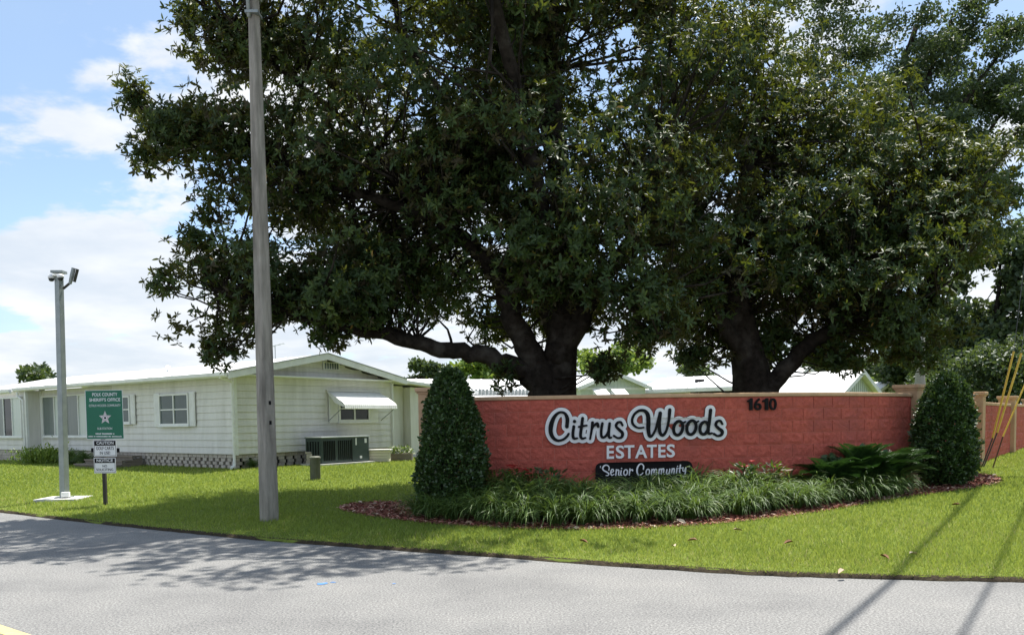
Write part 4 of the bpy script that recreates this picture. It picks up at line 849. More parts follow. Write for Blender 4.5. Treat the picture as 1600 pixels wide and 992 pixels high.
# ================================================================== HOUSES BEYOND THE WALL
def far_home(name, label, A, B, depth, ze, rise, wallm, gable_front=None, base=0.2, fascia=0.14):
    """simple mobile home: near wall from A to B (xy), depth away from the camera, eaves at ze"""
    A, B = np.array([*A, 0.0]), np.array([*B, 0.0]); d = (B - A); ln = np.linalg.norm(d); d = d / ln; n = np.array([-d[1], d[0], 0])
    h = thing(name, label, 'house', (*A[:2], base)); P = lambda a, b, z: A + d * a + n * b + ZU * z
    MB().frame_box(P(0, 0, base - 0.4), d * ln, n * depth, ZU * (ze - base + 0.4)).build('wall', wallm, h)
    if gable_front:      # ridge runs away from the camera, gable faces us
        MB().prism([P(0.0, 0.0, ze + 0.001), P(ln, 0.0, ze + 0.001), P(ln / 2, 0.0, ze + rise)], n * 0.1).build('gable', wallm, h)
        for a, b in ((-0.3, ln / 2), (ln + 0.3, ln / 2)):
            s = rise / (ln / 2); za, zb = ze - s * 0.3, ze + rise
            MB().prism([P(a, -0.3, za + 0.03), P(b, -0.3, zb + 0.03), P(b, depth + 0.3, zb + 0.03), P(a, depth + 0.3, za + 0.03)], ZU * 0.07).build('roof', M['roofwhite'], h)
            MB().prism([P(a, -0.303, za - 0.10), P(b, -0.303, zb - 0.10), P(b, -0.303, zb + 0.10), P(a, -0.303, za + 0.10)], -n * 0.03).build('rake_board', M['white'], h)
        mb = MB()
        for q in np.arange(0.15, ln, 0.22): mb.frame_box(P(q, -0.012, ze + 0.01), d * 0.03, -n * 0.015, ZU * max(0.02, (rise * (1 - abs(q - ln / 2) / (ln / 2)) - 0.12)))
        mb.build('battens', wallm, h)
        MB().frame_box(P(0, -0.004, ze - 0.16), d * ln, -n * 0.03, ZU * 0.15).build('frieze_board', M['white'], h)
    else:
        s = rise / (depth / 2)
        for b0, b1 in ((-0.3, depth / 2), (depth + 0.3, depth / 2)):
            za = ze - s * 0.3; MB().prism([P(-0.3, b0, za + 0.02), P(ln + 0.3, b0, za + 0.02), P(ln + 0.3, b1, ze + rise + 0.02), P(-0.3, b1, ze + rise + 0.02)], ZU * 0.07).build('roof', M['roofwhite'], h)
        for a in (0.0, ln - 0.1): MB().prism([P(a, 0, ze + 0.001), P(a, depth, ze + 0.001), P(a, depth / 2, ze + rise)], d * 0.1).build('gable', wallm, h)
        MB().frame_box(P(-0.3, -0.31, ze - s * 0.3 - fascia), d * (ln + 0.6), -n * 0.04, ZU * (fascia + 0.05)).build('fascia', M['white'], h)
        for a in (-0.3, ln + 0.3):
            for b0, b1 in ((-0.3, depth / 2), (depth + 0.3, depth / 2)):
                za = ze - s * 0.3; MB().prism([P(a, b0, za - 0.1), P(a, b1, ze + rise - 0.1), P(a, b1, ze + rise + 0.1), P(a, b0, za + 0.1)], d * (0.03 if a > 0 else -0.03)).build('rake_board', M['white'], h)
        mb = MB()
        for q in np.arange(0.0, ln, 0.6): mb.prism([P(q, -0.29, ze - s * 0.29 + 0.092), P(q + 0.04, -0.29, ze - s * 0.29 + 0.092), P(q + 0.04, depth / 2, ze + rise + 0.092), P(q, depth / 2, ze + rise + 0.092)], ZU * 0.025)
        mb.build('roof_ribs', M['roofwhite'], h)
    for k in range(max(1, int(ln / 2.4))):
        q = (k + 0.5) * ln / max(1, int(ln / 2.4)) - 0.45; w = MB().frame_box(P(q, -0.002, ze - 1.25), d * 0.9, -n * 0.03, ZU * 0.95).build('window', M['white'], h)
        MB().frame_box(P(q + 0.06, -0.0325, ze - 1.19), d * 0.78, -n * 0.01, ZU * 0.83).build('pane', M['glass'], w)
    return h, P
a, b = atY(660, 620, 33), atY(845, 620, 35)
hA, PA = far_home('mobile_home', 'low white roofed home with corrugated fascia behind the left end of the sign wall', a[:2], b[:2], 6.0, 2.80, 0.55, M['siding'])
ln = np.linalg.norm((b - a)[:2]); mb = MB()
for q in np.arange(0.0, ln, 0.16): mb.frame_box(PA(q, -0.36, 2.62), (b - a) / np.linalg.norm(b - a) * 0.09, PA(0, -0.03, 0) - PA(0, 0, 0), ZU * 0.26)
mb.build('corrugated_fascia', M['metal'], hA)
MB().prism([PA(0, -0.4, 2.56), PA(ln, -0.4, 2.56), PA(ln, -1.9, 2.36), PA(0, -1.9, 2.36)], ZU * 0.06).build('porch_roof', M['roofwhite'], hA)
a, b = atY(907, 610, 47), atY(1008, 610, 48.5)
hB, PB = far_home('mobile_home', 'pale green gable ended home with two small awnings behind the sign wall', a[:2], b[:2], 14.0, 3.42, 0.78, M['sidegreen'], gable_front=True)
for px in (926, 955):
    p = atY(px, 612, 46.9); t = thing('small_awning', 'small white window awning on the pale green gable, %s one' % ('left' if px < 940 else 'right'), 'awning', p)
    MB().prism([p + (0, 0.05, 0.12), p + (0.75, 0.05, 0.12), p + (1.05, -0.75, -0.38), p + (0.3, -0.75, -0.38)], ZU * 0.03).build('sheet', M['white'], t)
    for q in (0.0, 0.72): MB().prism([p + (q, 0.05, 0.10), p + (q + 0.3, -0.75, -0.40), p + (q + 0.3, -0.75, -0.46), p + (q, 0.05, -0.35)], (0.02, 0, 0)).build('side_wing', M['white'], t)
a, b = atY(1004, 610, 50), atY(1170, 610, 46)
hC, PC = far_home('mobile_home', 'long home with bright white roof behind the middle of the sign wall', a[:2], b[:2], 6.5, 3.30, 0.75, M['cream'])
dC = (b - a) / np.linalg.norm((b - a)[:2])
MB().frame_box(PC(3.1, -0.01, 2.35), dC * 2.9 * np.array([1, 1, 0]), PC(0, -0.03, 0) - PC(0, 0, 0), ZU * 0.72).build('carport_shade_sheet', M['dark'], hC)  # flat dark sheet on the wall, painted as the shaded carport opening
p = PC(2.9, 1.2, 0); MB().frame_box((p[0], p[1], 3.60), (0.5, 0, 0), (0, 0.4, 0), ZU * 0.26).build('roof_vent', M['black'], hC)
a, b = atY(1216, 612, 36), atY(1352, 612, 39.5)
a2, b2 = atY(1312, 612, 35), atY(1364, 612, 37.5)
dd = (b2 - a2)[:2] / np.linalg.norm((b2 - a2)[:2])
hD, PD = far_home('house', 'white roofed house with pale green gable behind the right half of the sign wall', a2[:2], b2[:2], 4.4, 2.62, 0.86, M['sidegreen'], gable_front=True)
mb = MB()
q0, q1 = atY(1206, 612, 37.3), atY(1322, 612, 36.2); r0, r1 = atY(1243, 587, 39.5), atY(1337, 586.5, 37.8)
mb.add([q0, q1, r1, r0], [(0, 1, 2, 3)]); mb.prism([q0, q1, r1, r0], (0, 0.02, -0.09)); mb.build('side_roof', M['roofwhite'], hD)
MB().frame_box((q0[0], q0[1] + 0.5, 0.2), (q1 - q0) * np.array([1, 1, 0]), (0, 3.0, 0), ZU * (q0[2] - 0.35)).build('side_wall', M['cream'], hD)
a, b = atY(1228, 600, 52), atY(1290, 600, 53)
far_home('house', 'taller white gabled house far behind the fork of the right tree', a[:2], b[:2], 7, 3.55, 1.05, M['siding'], gable_front=True)
a, b = atY(1368, 610, 50), atY(1402, 610, 51)
far_home('shed', 'small white roofed shed seen past the right gable house', a[:2], b[:2], 6, 3.05, 0.5, M['siding'], gable_front=True)

# ================================================================== TREES
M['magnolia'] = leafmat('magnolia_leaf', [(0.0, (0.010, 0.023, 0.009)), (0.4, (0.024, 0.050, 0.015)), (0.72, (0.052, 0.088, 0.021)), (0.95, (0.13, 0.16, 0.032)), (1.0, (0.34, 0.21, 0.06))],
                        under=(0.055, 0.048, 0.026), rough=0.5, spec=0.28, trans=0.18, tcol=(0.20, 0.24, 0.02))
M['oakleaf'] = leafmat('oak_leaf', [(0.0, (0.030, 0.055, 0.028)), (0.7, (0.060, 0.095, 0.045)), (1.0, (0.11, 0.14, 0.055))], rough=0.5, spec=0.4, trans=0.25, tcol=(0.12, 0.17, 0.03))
M['brightleaf'] = leafmat('bright_leaf', [(0.0, (0.05, 0.10, 0.02)), (0.6, (0.11, 0.19, 0.035)), (1.0, (0.20, 0.27, 0.06))], rough=0.5, spec=0.3, trans=0.35, tcol=(0.25, 0.33, 0.05))
M['hedgeleaf'] = leafmat('shrub_leaf', [(0.0, (0.020, 0.045, 0.016)), (0.6, (0.045, 0.090, 0.026)), (1.0, (0.10, 0.16, 0.045))], rough=0.35, spec=0.55, trans=0.15, tcol=(0.12, 0.19, 0.03))
class Tree:
    def __init__(s, name, label, base, cat='tree'):
        s.root = thing(name, label, cat, base); s.clumps = []; s.axes = []; s.rad = []; s.limbs = []; s.mb = MB(); s.rng = np.random.default_rng(sum(map(ord, label)))
    def limb(s, pts, n=8):
        """pts: (px, py, d, r)"""
        W = np.array([[*atY(p[0], p[1], p[2]), p[3]] for p in pts]); s.limbw(W, n)
    def limbw(s, W, n=8):
        C = catmull(W, 5); C[:, :3] += s.rng.normal(0, 0.03, (len(C), 3)) * (C[:, 3:4] < 0.3); C[:, 3] = np.maximum(C[:, 3], 0.012)
        s.mb.tube(C[:, :3], list(C[:, 3]), n); s.limbs.append(C)
    def blobw(s, c, r, n, cr=(0.45, 0.8), shell=0.5):
        c, r = np.array(c), np.array(r); k = 0
        while k < n:
            v = s.rng.normal(0, 1, 3); v /= np.linalg.norm(v); q = s.rng.uniform(shell, 1.0) ** 0.7
            p0 = c + v * r * q; m = 1 if shell < 0.15 else int(s.rng.integers(4, 9))
            for _ in range(m):          # a bough: several clumps close together
                p = p0 + (s.rng.normal(0, 1, 3) * np.array([0.48, 0.48, 0.24]) * min(1.0, 0.9 * float(min(r))) if m > 1 else 0); k += 1
                if p[2] < 1.9: continue
                s.clumps.append(p); s.axes.append(v * 0.8 + np.array([0, 0, 0.35])); s.rad.append(s.rng.uniform(*cr) * (0.85 if m > 1 else 1.0))
    def blob(s, px, py, d, rx, ry, rd, n, **kw): sc = d / F; s.blobw(atY(px, py, d), (rx * sc, rd, ry * sc), n, **kw)
    def twigs(s, every=1):
        L = np.concatenate(s.limbs); L = L[L[:, 3] < 0.33]
        for i, c in enumerate(s.clumps):
            if i % every: continue
            dd = np.linalg.norm(L[:, :3] - c, axis=1) + np.maximum(L[:, 2] - c[2] + 0.2, 0) * 0.6; k = s.rng.choice(np.argsort(dd)[:9]); a = L[k, :3]; ln = np.linalg.norm(c - a)
            if ln > 3.2 or ln < 0.15 or (c[2] > 8.0 and i % 3): continue
            m = (a + c) / 2 + np.array([0, 0, -0.08 * ln]) + s.rng.normal(0, 0.08 * ln, 3); r = min(0.035, 0.010 + 0.010 * ln)
            s.mb.tube([a, (a + m) / 2 + s.rng.normal(0, 0.03, 3), m, (m + c) / 2 + s.rng.normal(0, 0.04, 3), c], [r, r * 0.85, r * 0.7, r * 0.5, 0.008], 5)
    def wood(s, mat): s.mb.build('trunk', mat, s.root, smooth=True)
    def rosettes(s, per, L, asp, nleaf, mat, name='crown'):
        rg = s.rng; C = np.array(s.clumps); R = np.array(s.rad); A = np.array(s.axes); k = len(C); idx = np.repeat(np.arange(k), per)
        v = unit(rg.normal(0, 1, (len(idx), 3))); q = rg.uniform(0.15, 1.0, len(idx)) ** 0.55
        P = C[idx] + v * (R[idx] * q)[:, None] * np.array([1, 1, 0.8]); ax = unit(v * 0.7 + A[idx] * 0.7 + rg.normal(0, 0.35, (len(idx), 3)) + [0, 0, 0.25])
        u = unit(np.cross(ax, rg.normal(0, 1, ax.shape))); w = np.cross(ax, u); m = len(P)
        B, D, N, LL, RR = [], [], [], [], []
        tone = np.clip(0.55 * rg.beta(1.6, 2.6, k)[idx] + 0.5 * rg.beta(2, 2.6, m), 0, 1)
        for j in range(nleaf):
            a = j * 2.399 + rg.uniform(-0.3, 0.3, m); el = rg.uniform(-0.35, 1.05, m); side = np.cos(a)[:, None] * u + np.sin(a)[:, None] * w
            d = unit(side * np.cos(el)[:, None] + ax * np.sin(el)[:, None]); nn_ = unit(ax * np.cos(el)[:, None] - side * np.sin(el)[:, None])
            B.append(P + ax * (0.05 * j / nleaf) * (L[1] / 0.2)); D.append(d); N.append(nn_); LL.append(rg.uniform(*L, m)); RR.append(np.clip(tone * 0.8 + rg.uniform(0, 0.3, m) + (rg.random(m) < 0.008) * 0.5, 0, 1))
        B, D, N, LL, RR = map(np.concatenate, (B, D, N, LL, RR))
        o = link(bpy.data.objects.new(name, leaf_mesh(name, B, D, N, LL, LL * asp, RR, mat))); setpar(o, s.root); return o
    def leaves(s, per, L, asp, mat, up=0.4, name='crown'):
        rg = s.rng; C = np.array(s.clumps); R = np.array(s.rad); A = np.array(s.axes); idx = np.repeat(np.arange(len(C)), per); m = len(idx)
        v = unit(rg.normal(0, 1, (m, 3))); P = C[idx] + v * (R[idx] * rg.uniform(0.1, 1, m) ** 0.5)[:, None] * np.array([1, 1, 0.75])
        D = unit(rg.normal(0, 1, (m, 3)) + A[idx] * 0.5); N = unit(rg.normal(0, 0.7, (m, 3)) + [0, 0, up] + v * 0.6); LL = rg.uniform(*L, m)
        tone = rg.beta(2, 2.2, len(C))[idx]
        o = link(bpy.data.objects.new(name, leaf_mesh(name, P, D, N, LL, LL * asp, np.clip(tone * 0.7 + rg.uniform(0, 0.35, m), 0, 1), mat))); setpar(o, s.root); return o
T1D = 16.6; bz = atY(866, 690, T1D); bz[2] = g(bz[0], T1D)
t1 = Tree('magnolia_tree', 'huge dark magnolia tree with many limbs rising behind the left half of the sign wall', bz)
t1.limbw(np.array([[bz[0], T1D, bz[2] - 0.2, 0.58], [bz[0] + 0.02, T1D, 1.3, 0.46], [*atY(871, 600, T1D), 0.38], [*atY(880, 520, T1D), 0.30], [*atY(892, 430, T1D), 0.25], [*atY(880, 320, T1D), 0.24], [*atY(868, 190, T1D), 0.18], [*atY(860, 50, T1D), 0.13], [*atY(850, -110, T1D), 0.06]]), 14)
t1.limb([(858, 640, 16.5, .30), (838, 596, 16.5, .24), (800, 572, 16.4, .20), (745, 553, 16.3, .17), (690, 546, 16.2, .155), (640, 532, 16.1, .135), (585, 521, 16, .12), (505, 505, 15.8, .09), (420, 480, 15.6, .06), (335, 450, 15.5, .025)], 10)
t1.limb([(862, 625, 16.5, .34), (835, 565, 16.5, .27), (806, 505, 16.4, .22), (785, 440, 16.3, .19), (735, 385, 16.2, .16), (680, 338, 16.1, .13), (615, 280, 16, .10), (555, 200, 16, .05)], 10)
t1.limb([(870, 560, 16.5, .30), (905, 500, 16.4, .22), (940, 440, 16.2, .17), (985, 375, 16.1, .13), (1020, 290, 16.2, .09), (1050, 170, 16.3, .04)])
t1.limb([(875, 520, 16.8, .26), (800, 350, 17.4, .18), (720, 200, 17.6, .13), (640, 70, 17.6, .09), (600, -60, 17.6, .05)])
t1.limb([(872, 470, 16.5, .24), (830, 260, 15.2, .16), (780, 30, 13.9, .11), (720, -160, 12.6, .07)])
t1.limb([(680, 338, 16.1, .12), (520, 290, 16, .09), (410, 235, 16, .06), (310, 205, 16, .035), (220, 170, 16, .015)], 6)
t1.limb([(555, 200, 16, .07), (455, 120, 16, .05), (375, 65, 16, .03), (325, 20, 16, .015)], 6)
t1.limb([(940, 440, 16.2, .14), (1000, 470, 15.6, .08), (1050, 520, 15.4, .03)], 6)
for a in ((640, 80, 16.8, 250, 210, 3.6, 190), (980, 110, 17.9, 215, 220, 2.7, 170), (560, 300, 16.4, 195, 150, 2.6, 130), (860, 310, 15.8, 220, 150, 2.6, 130), (720, 420, 17.4, 170, 110, 2.4, 60),
          (345, 450, 15.6, 80, 80, 1.2, 46), (455, 440, 15.8, 90, 75, 1.3, 40), (560, 448, 16.2, 85, 50, 1.3, 32), (630, 455, 17.6, 90, 50, 1.3, 20), (760, 470, 18.6, 110, 60, 1.4, 20),
          (272, 200, 16, 36, 28, 0.5, 14), (330, 220, 16, 50, 42, 0.7, 16), (345, 70, 16, 50, 55, 0.8, 20), (410, 130, 16, 70, 110, 1.2, 34), (400, 300, 16, 70, 60, 1.0, 22), (960, 480, 15.5, 75, 75, 1.4, 38), (860, 470, 17.8, 110, 80, 1.5, 26),
          (1050, 330, 17.2, 95, 132, 1.4, 50), (700, -230, 17, 330, 170, 3.6, 60), (880, 210, 16.2, 160, 120, 1.2, 62), (620, 170, 15.7, 200, 150, 1.3, 62), (800, 400, 15.6, 120, 60, 0.9, 26), (640, -40, 16.2, 300, 70, 2.2, 60), (920, 60, 17.0, 160, 80, 1.4, 50), (760, 40, 15.6, 150, 80, 1.6, 50), (1010, -30, 17.8, 180, 75, 1.8, 40)):
    t1.blob(*a)
for a in ((212, 150, 16, 22, 34, 0.3, 5), (232, 250, 16, 28, 20, 0.3, 4), (322, 330, 16, 10, 14, 0.15, 2), (345, 545, 15.6, 34, 16, 0.3, 5), (262, 440, 15.6, 16, 14, 0.2, 3), (300, 375, 15.7, 18, 14, 0.2, 3), (940, 575, 15.6, 24, 18, 0.3, 4), (790, 590, 16.1, 14, 14, 0.2, 2), (520, 530, 16, 40, 10, 0.3, 4), (300, 20, 16, 18, 24, 0.3, 4)):
    t1.blob(*a, cr=(0.22, 0.34), shell=0.1)
t1.blobw((-1.0, 13.1, 10.4), (3.1, 1.6, 1.3), 52); t1.blobw((-4.2, 13.9, 9.9), (2.0, 1.3, 1.0), 34)
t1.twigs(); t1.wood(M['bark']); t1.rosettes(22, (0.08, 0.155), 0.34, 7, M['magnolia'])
T2D = 18.6; bz = atY(1176, 690, T2D); bz[2] = g(bz[0], T2D)
t2 = Tree('magnolia_tree', 'dark magnolia tree with a forked trunk behind the right half of the sign wall', bz)
t2.limbw(np.array([[bz[0], T2D, bz[2] - 0.2, 0.55], [*atY(1176, 612, T2D), 0.46], [*atY(1166, 545, T2D), 0.36], [*atY(1150, 450, T2D), 0.28], [*atY(1160, 330, T2D), 0.2], [*atY(1180, 200, T2D), 0.12], [*atY(1190, 90, T2D), 0.05]]), 12)
t2.limb([(1185, 640, 18.5, .28), (1212, 596, 18.4, .21), (1250, 552, 18.3, .18), (1310, 500, 18.2, .14), (1380, 420, 18.2, .1), (1450, 320, 18.2, .05)], 10)
t2.limb([(1165, 560, 18.5, .22), (1110, 470, 18.3, .15), (1085, 380, 18.2, .1), (1070, 280, 18.2, .05)]); t2.limb([(1310, 500, 18.2, .10), (1400, 480, 18, .06), (1450, 470, 18, .03)], 6)
for a in ((1170, 320, 19.2, 182, 163, 2.5, 140), (1330, 330, 19.2, 172, 134, 2.3, 130), (1300, 250, 19.4, 125, 110, 2.1, 66), (1300, 465, 18.2, 140, 75, 2.2, 75), (1125, 480, 18.2, 85, 75, 1.9, 48), (1385, 480, 18, 62, 72, 1.4, 34), (1490, 285, 18.2, 52, 70, 1.3, 30), (1410, 375, 18.2, 80, 85, 1.8, 42), (1200, 400, 17.9, 140, 95, 0.9, 40), (1150, 150, 18.8, 90, 120, 2.0, 40), (1210, 530, 19.6, 90, 35, 1.0, 14)):
    t2.blob(*a)
for a in ((1330, 560, 18, 60, 14, 0.5, 8), (1420, 560, 17.9, 34, 14, 0.4, 5), (1085, 560, 18.2, 30, 16, 0.3, 5), (1545, 250, 18.2, 22, 34, 0.3, 5), (1450, 470, 18, 18, 30, 0.3, 4), (1480, 205, 18.2, 30, 14, 0.3, 4)):
    t2.blob(*a, cr=(0.25, 0.4), shell=0.1)
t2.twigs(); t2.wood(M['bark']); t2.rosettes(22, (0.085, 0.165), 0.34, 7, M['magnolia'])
# tall fine leaved oak behind, upper right
b_ = atY(1172, 640, 34); b_[2] = 0.4
t3 = Tree('oak_tree', 'tall fine leaved oak rising behind the right magnolia against the sky', b_)
t3.limbw(np.array([[b_[0], 34, 0.2, 0.5], [*atY(1176, 600, 34), 0.45], [*atY(1230, 500, 34), 0.4], [*atY(1300, 420, 34), 0.36], [*atY(1350, 330, 34), 0.3], [*atY(1390, 180, 34), 0.2], [*atY(1430, 40, 34), 0.1]]), 10)
t3.limb([(1345, 380, 34, .26), (1420, 270, 33.5, .16), (1500, 170, 33, .1), (1570, 70, 33, .04)]); t3.limb([(1340, 420, 34, .24), (1440, 360, 33.5, .14), (1540, 270, 33, .08), (1600, 190, 33, .03)]); t3.limb([(1350, 330, 34, .2), (1310, 200, 34.4, .12), (1270, 80, 34.6, .05)])
t3.limb([(1370, 260, 34, .15), (1440, 140, 33.6, .1), (1490, 30, 33.4, .04)]); t3.limb([(1420, 270, 33.6, .12), (1520, 230, 33.2, .07), (1600, 130, 33, .03)])
for a in ((1340, 130, 34, 110, 120, 3.0, 190), (1420, 200, 34, 120, 130, 3.0, 190), (1540, 190, 33.2, 70, 85, 1.8, 90), (1480, 90, 33.6, 70, 60, 1.6, 55), (1560, 330, 33.4, 50, 60, 1.5, 55), (1300, -40, 34.5, 160, 60, 2.4, 90), (1470, 330, 34, 110, 90, 2.2, 90), (1585, 130, 33, 40, 50, 1.0, 30), (1565, 60, 33, 30, 35, 0.7, 24), (1490, 25, 33.4, 40, 30, 0.8, 24), (1600, 200, 33, 30, 40, 0.8, 20)):
    t3.blob(*a, cr=(0.35, 0.75), shell=0.2)
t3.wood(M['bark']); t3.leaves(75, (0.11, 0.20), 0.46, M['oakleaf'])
def bgtree(name, label, blobs, d, trunk_px, per, L, mat, cr=(0.5, 1.1), asp=0.6):
    b = atY(trunk_px, 640, d); b[2] = 0.3; t = Tree(name, label, b); top = min(q[1] for q in blobs)
    t.limbw(np.array([[b[0], d, 0.1, 0.3], [*atY(trunk_px + 3, 600, d), 0.24], [*atY(trunk_px - 2, (600 + top) / 2, d), 0.15], [*atY(trunk_px + 4, top, d), 0.05]]), 7)
    for (px, py, rx, ry, n) in blobs: t.blob(px, py, d, rx, ry, max(rx, ry) * d / F * 0.8, n, cr=cr, shell=0.3)
    t.twigs(4); t.wood(M['bark']); t.leaves(per, L, asp, mat); return t
bgtree('shade_tree', 'broad dark tree at the right edge behind the boundary wall, tallest of that row', [(1560, 470, 90, 85, 120), (1500, 530, 80, 60, 90), (1600, 400, 50, 45, 40)], 46, 1560, 60, (0.2, 0.42), M['oakleaf'])
bgtree('shade_tree', 'dark green tree behind the palm trunk and the right pillar', [(1440, 545, 60, 55, 70), (1410, 585, 45, 30, 30)], 50, 1440, 60, (0.2, 0.42), M['oakleaf'])
bgtree('shade_tree', 'dense low dark tree directly over the red wall at the right edge', [(1545, 590, 95, 48, 110), (1620, 580, 60, 55, 55)], 40, 1580, 100, (0.12, 0.25), M['oakleaf'])
bgtree('shade_tree', 'round green tree beyond the roof at the far left', [(62, 588, 34, 12, 26)], 75, 62, 60, (0.25, 0.5), M['oakleaf'], (0.6, 1.0))
bgtree('shade_tree', 'loose grey green tree behind the gap right of the gable house', [(655, 588, 30, 18, 26), (690, 590, 18, 14, 12)], 70, 655, 60, (0.25, 0.45), M['oakleaf'], (0.5, 0.9))
bgtree('shade_tree', 'yellow green tree behind the low roof left of the big magnolia trunk', [(745, 582, 42, 20, 34)], 52, 745, 70, (0.2, 0.35), M['brightleaf'], (0.5, 0.9))
bgtree('shade_tree', 'bright green sunlit tree right of the big magnolia trunk', [(962, 562, 42, 28, 50), (930, 575, 26, 20, 20)], 56, 960, 80, (0.2, 0.36), M['brightleaf'], (0.5, 0.9))
bgtree('shade_tree', 'pale hazy tree seen between the right magnolia and the gable house', [(1290, 562, 40, 30, 40), (1350, 575, 36, 20, 30)], 62, 1300, 60, (0.25, 0.45), M['oakleaf'], (0.6, 1.0))
bgtree('shade_tree', 'small bright green tree right of the pale green gable', [(1385, 590, 26, 12, 20)], 56, 1385, 70, (0.2, 0.34), M['brightleaf'], (0.4, 0.7))
bgtree('shade_tree', 'dark tree under the right magnolia crown beside the trunk gap', [(1090, 580, 36, 16, 22)], 60, 1090, 60, (0.25, 0.45), M['oakleaf'], (0.5, 0.9))
# royal palm behind the right pillar
pp_ = atY(1437, 640, 25.5); pp_[2] = 0.45; pm = thing('palm_tree', 'grey ringed palm trunk rising behind the right pillar of the sign wall', 'palm tree', pp_)
ztop = atY(1437, 450, 25.5)[2]
MB().lathe(tuple(pp_), [(0.17, -0.2), (0.16, 1.0), (0.165, 1.75), (0.16, 2.05), (0.13, 2.35), (0.105, ztop - 0.45)], 14).build('trunk', M['palmbark'], pm, smooth=True)
mb = MB()
for z in np.arange(0.2, 2.1, 0.13): mb.lathe(tuple(pp_ + (0, 0, z)), [(0.155, 0), (0.176, 0.015), (0.155, 0.03)], 14)
mb.build('ring_scars', M['bark'], pm)
rg = np.random.default_rng(3); B, D, N, LL = [], [], [], []; mb = MB()
for k in range(11):
    a = k * 2.4; c = pp_ + (0, 0, ztop - 0.45); e = rg.uniform(0.5, 1.3); P = []
    for t in np.linspace(0, 1, 9): P.append(c + np.array([math.cos(a), math.sin(a), 0]) * 1.15 * t + ZU * (1.3 * e * t - 1.0 * t * t))
    mb.tube(P, [0.02] * 8 + [0.008], 5)
    for t in np.linspace(0.12, 0.98, 26):
        i = min(int(t * 8), 7); q = P[i] + (P[i + 1] - P[i]) * (t * 8 - i); f = unit(P[i + 1] - P[i])
        for sd_ in (-1, 1): sdv = unit(np.cross(f, ZU)) * sd_; B.append(q); D.append(sdv + f * 0.6 - ZU * 0.5); N.append(ZU + sdv * 0.3); LL.append(0.3 * (1 - 0.5 * t))
mb.build('frond_stems', M['palmbark'], pm); B, D, N, LL = map(np.array, (B, D, N, LL))
o = link(bpy.data.objects.new('fronds', leaf_mesh('fronds', B, D, N, LL, LL * 0.1, rg.random(len(B)), M['oakleaf']))); setpar(o, pm)

# ================================================================== SHRUBS AND BORDER PLANTS
def cone_shrub(label, c, H, W, n, seed, base_h=0.12, PX=(0, 0.04, 0.126, 0.23, 0.37, 0.52, 0.7, 1), PW=(0.14, 0.32, 0.50, 0.66, 0.78, 0.89, 1.0, 0.95)):
    rg = np.random.default_rng(seed); t = thing('conical_shrub', label, 'shrub', c, 'clipped conical shrubs at the wall ends')
    tt = 1 - rg.uniform(0, 1, n) ** 1.0; prof = np.interp(tt, PX, PW)
    sel = rg.random(n) < np.clip(prof + 0.15, 0, 1); tt, prof = tt[sel], prof[sel]; n = len(tt); a = rg.uniform(0, 6.283, n)
    lump = 1 + 0.08 * np.sin(a * 3 + tt * 9 + seed) + 0.07 * np.sin(a * 6 - tt * 15) + 0.06 * np.sin(a * 11 + tt * 27)
    q = np.where(rg.random(n) < 0.72, rg.uniform(0.86, 1.03, n), rg.uniform(0.3, 0.9, n)) + (rg.random(n) < 0.06) * rg.uniform(0, 0.16, n)
    r = W * prof * lump * q; z = base_h + (1 - tt) * (H - base_h)
    P = np.array(c) + np.stack([r * np.cos(a), r * np.sin(a), z], 1); out = np.stack([np.cos(a), np.sin(a), np.full(n, 0.35)], 1)
    D = unit(out + rg.normal(0, 0.75, (n, 3)) + [0, 0, 0.3]); N = unit(out * 0.7 + rg.normal(0, 0.5, (n, 3)) + [0, 0, 0.5]); L = rg.uniform(0.045, 0.078, n)
    o = link(bpy.data.objects.new('foliage', leaf_mesh('foliage', P, D, N, L, L * 0.55, rg.beta(2, 2.4, n), M['hedgeleaf'], droop=0.05))); setpar(o, t)
    mb = MB()
    for k in range(5): b = np.array(c) + (rg.uniform(-0.1, 0.1), rg.uniform(-0.1, 0.1), -0.1); mb.tube([b, b + (rg.uniform(-0.2, 0.2), rg.uniform(-0.2, 0.2), 0.7), b + (rg.uniform(-0.25, 0.25), rg.uniform(-0.25, 0.25), H * 0.75)], [0.035, 0.025, 0.01], 6)
    mb.build('stems', M['bark'], t)
c = atY(706, 700, 13.25); c[2] = g(c[0], c[1]); cone_shrub('dark conical shrub in the shade at the left end of the sign wall', c, atY(704, 577, 13.25)[2] - c[2], 0.52, 22000, 3)
c = atY(1476, 757, 14.9); c[2] = g(c[0], c[1]); cone_shrub('sunlit conical shrub on bare mulch at the right end of the sign wall', c, atY(1466, 584, 14.9)[2] - c[2], 0.50, 22000, 8, 0.05, (0, 0.03, 0.09, 0.21, 0.32, 0.44, 0.67, 0.85, 0.95, 1), (0.14, 0.32, 0.50, 0.72, 0.84, 0.9, 1.0, 0.92, 0.74, 0.6))

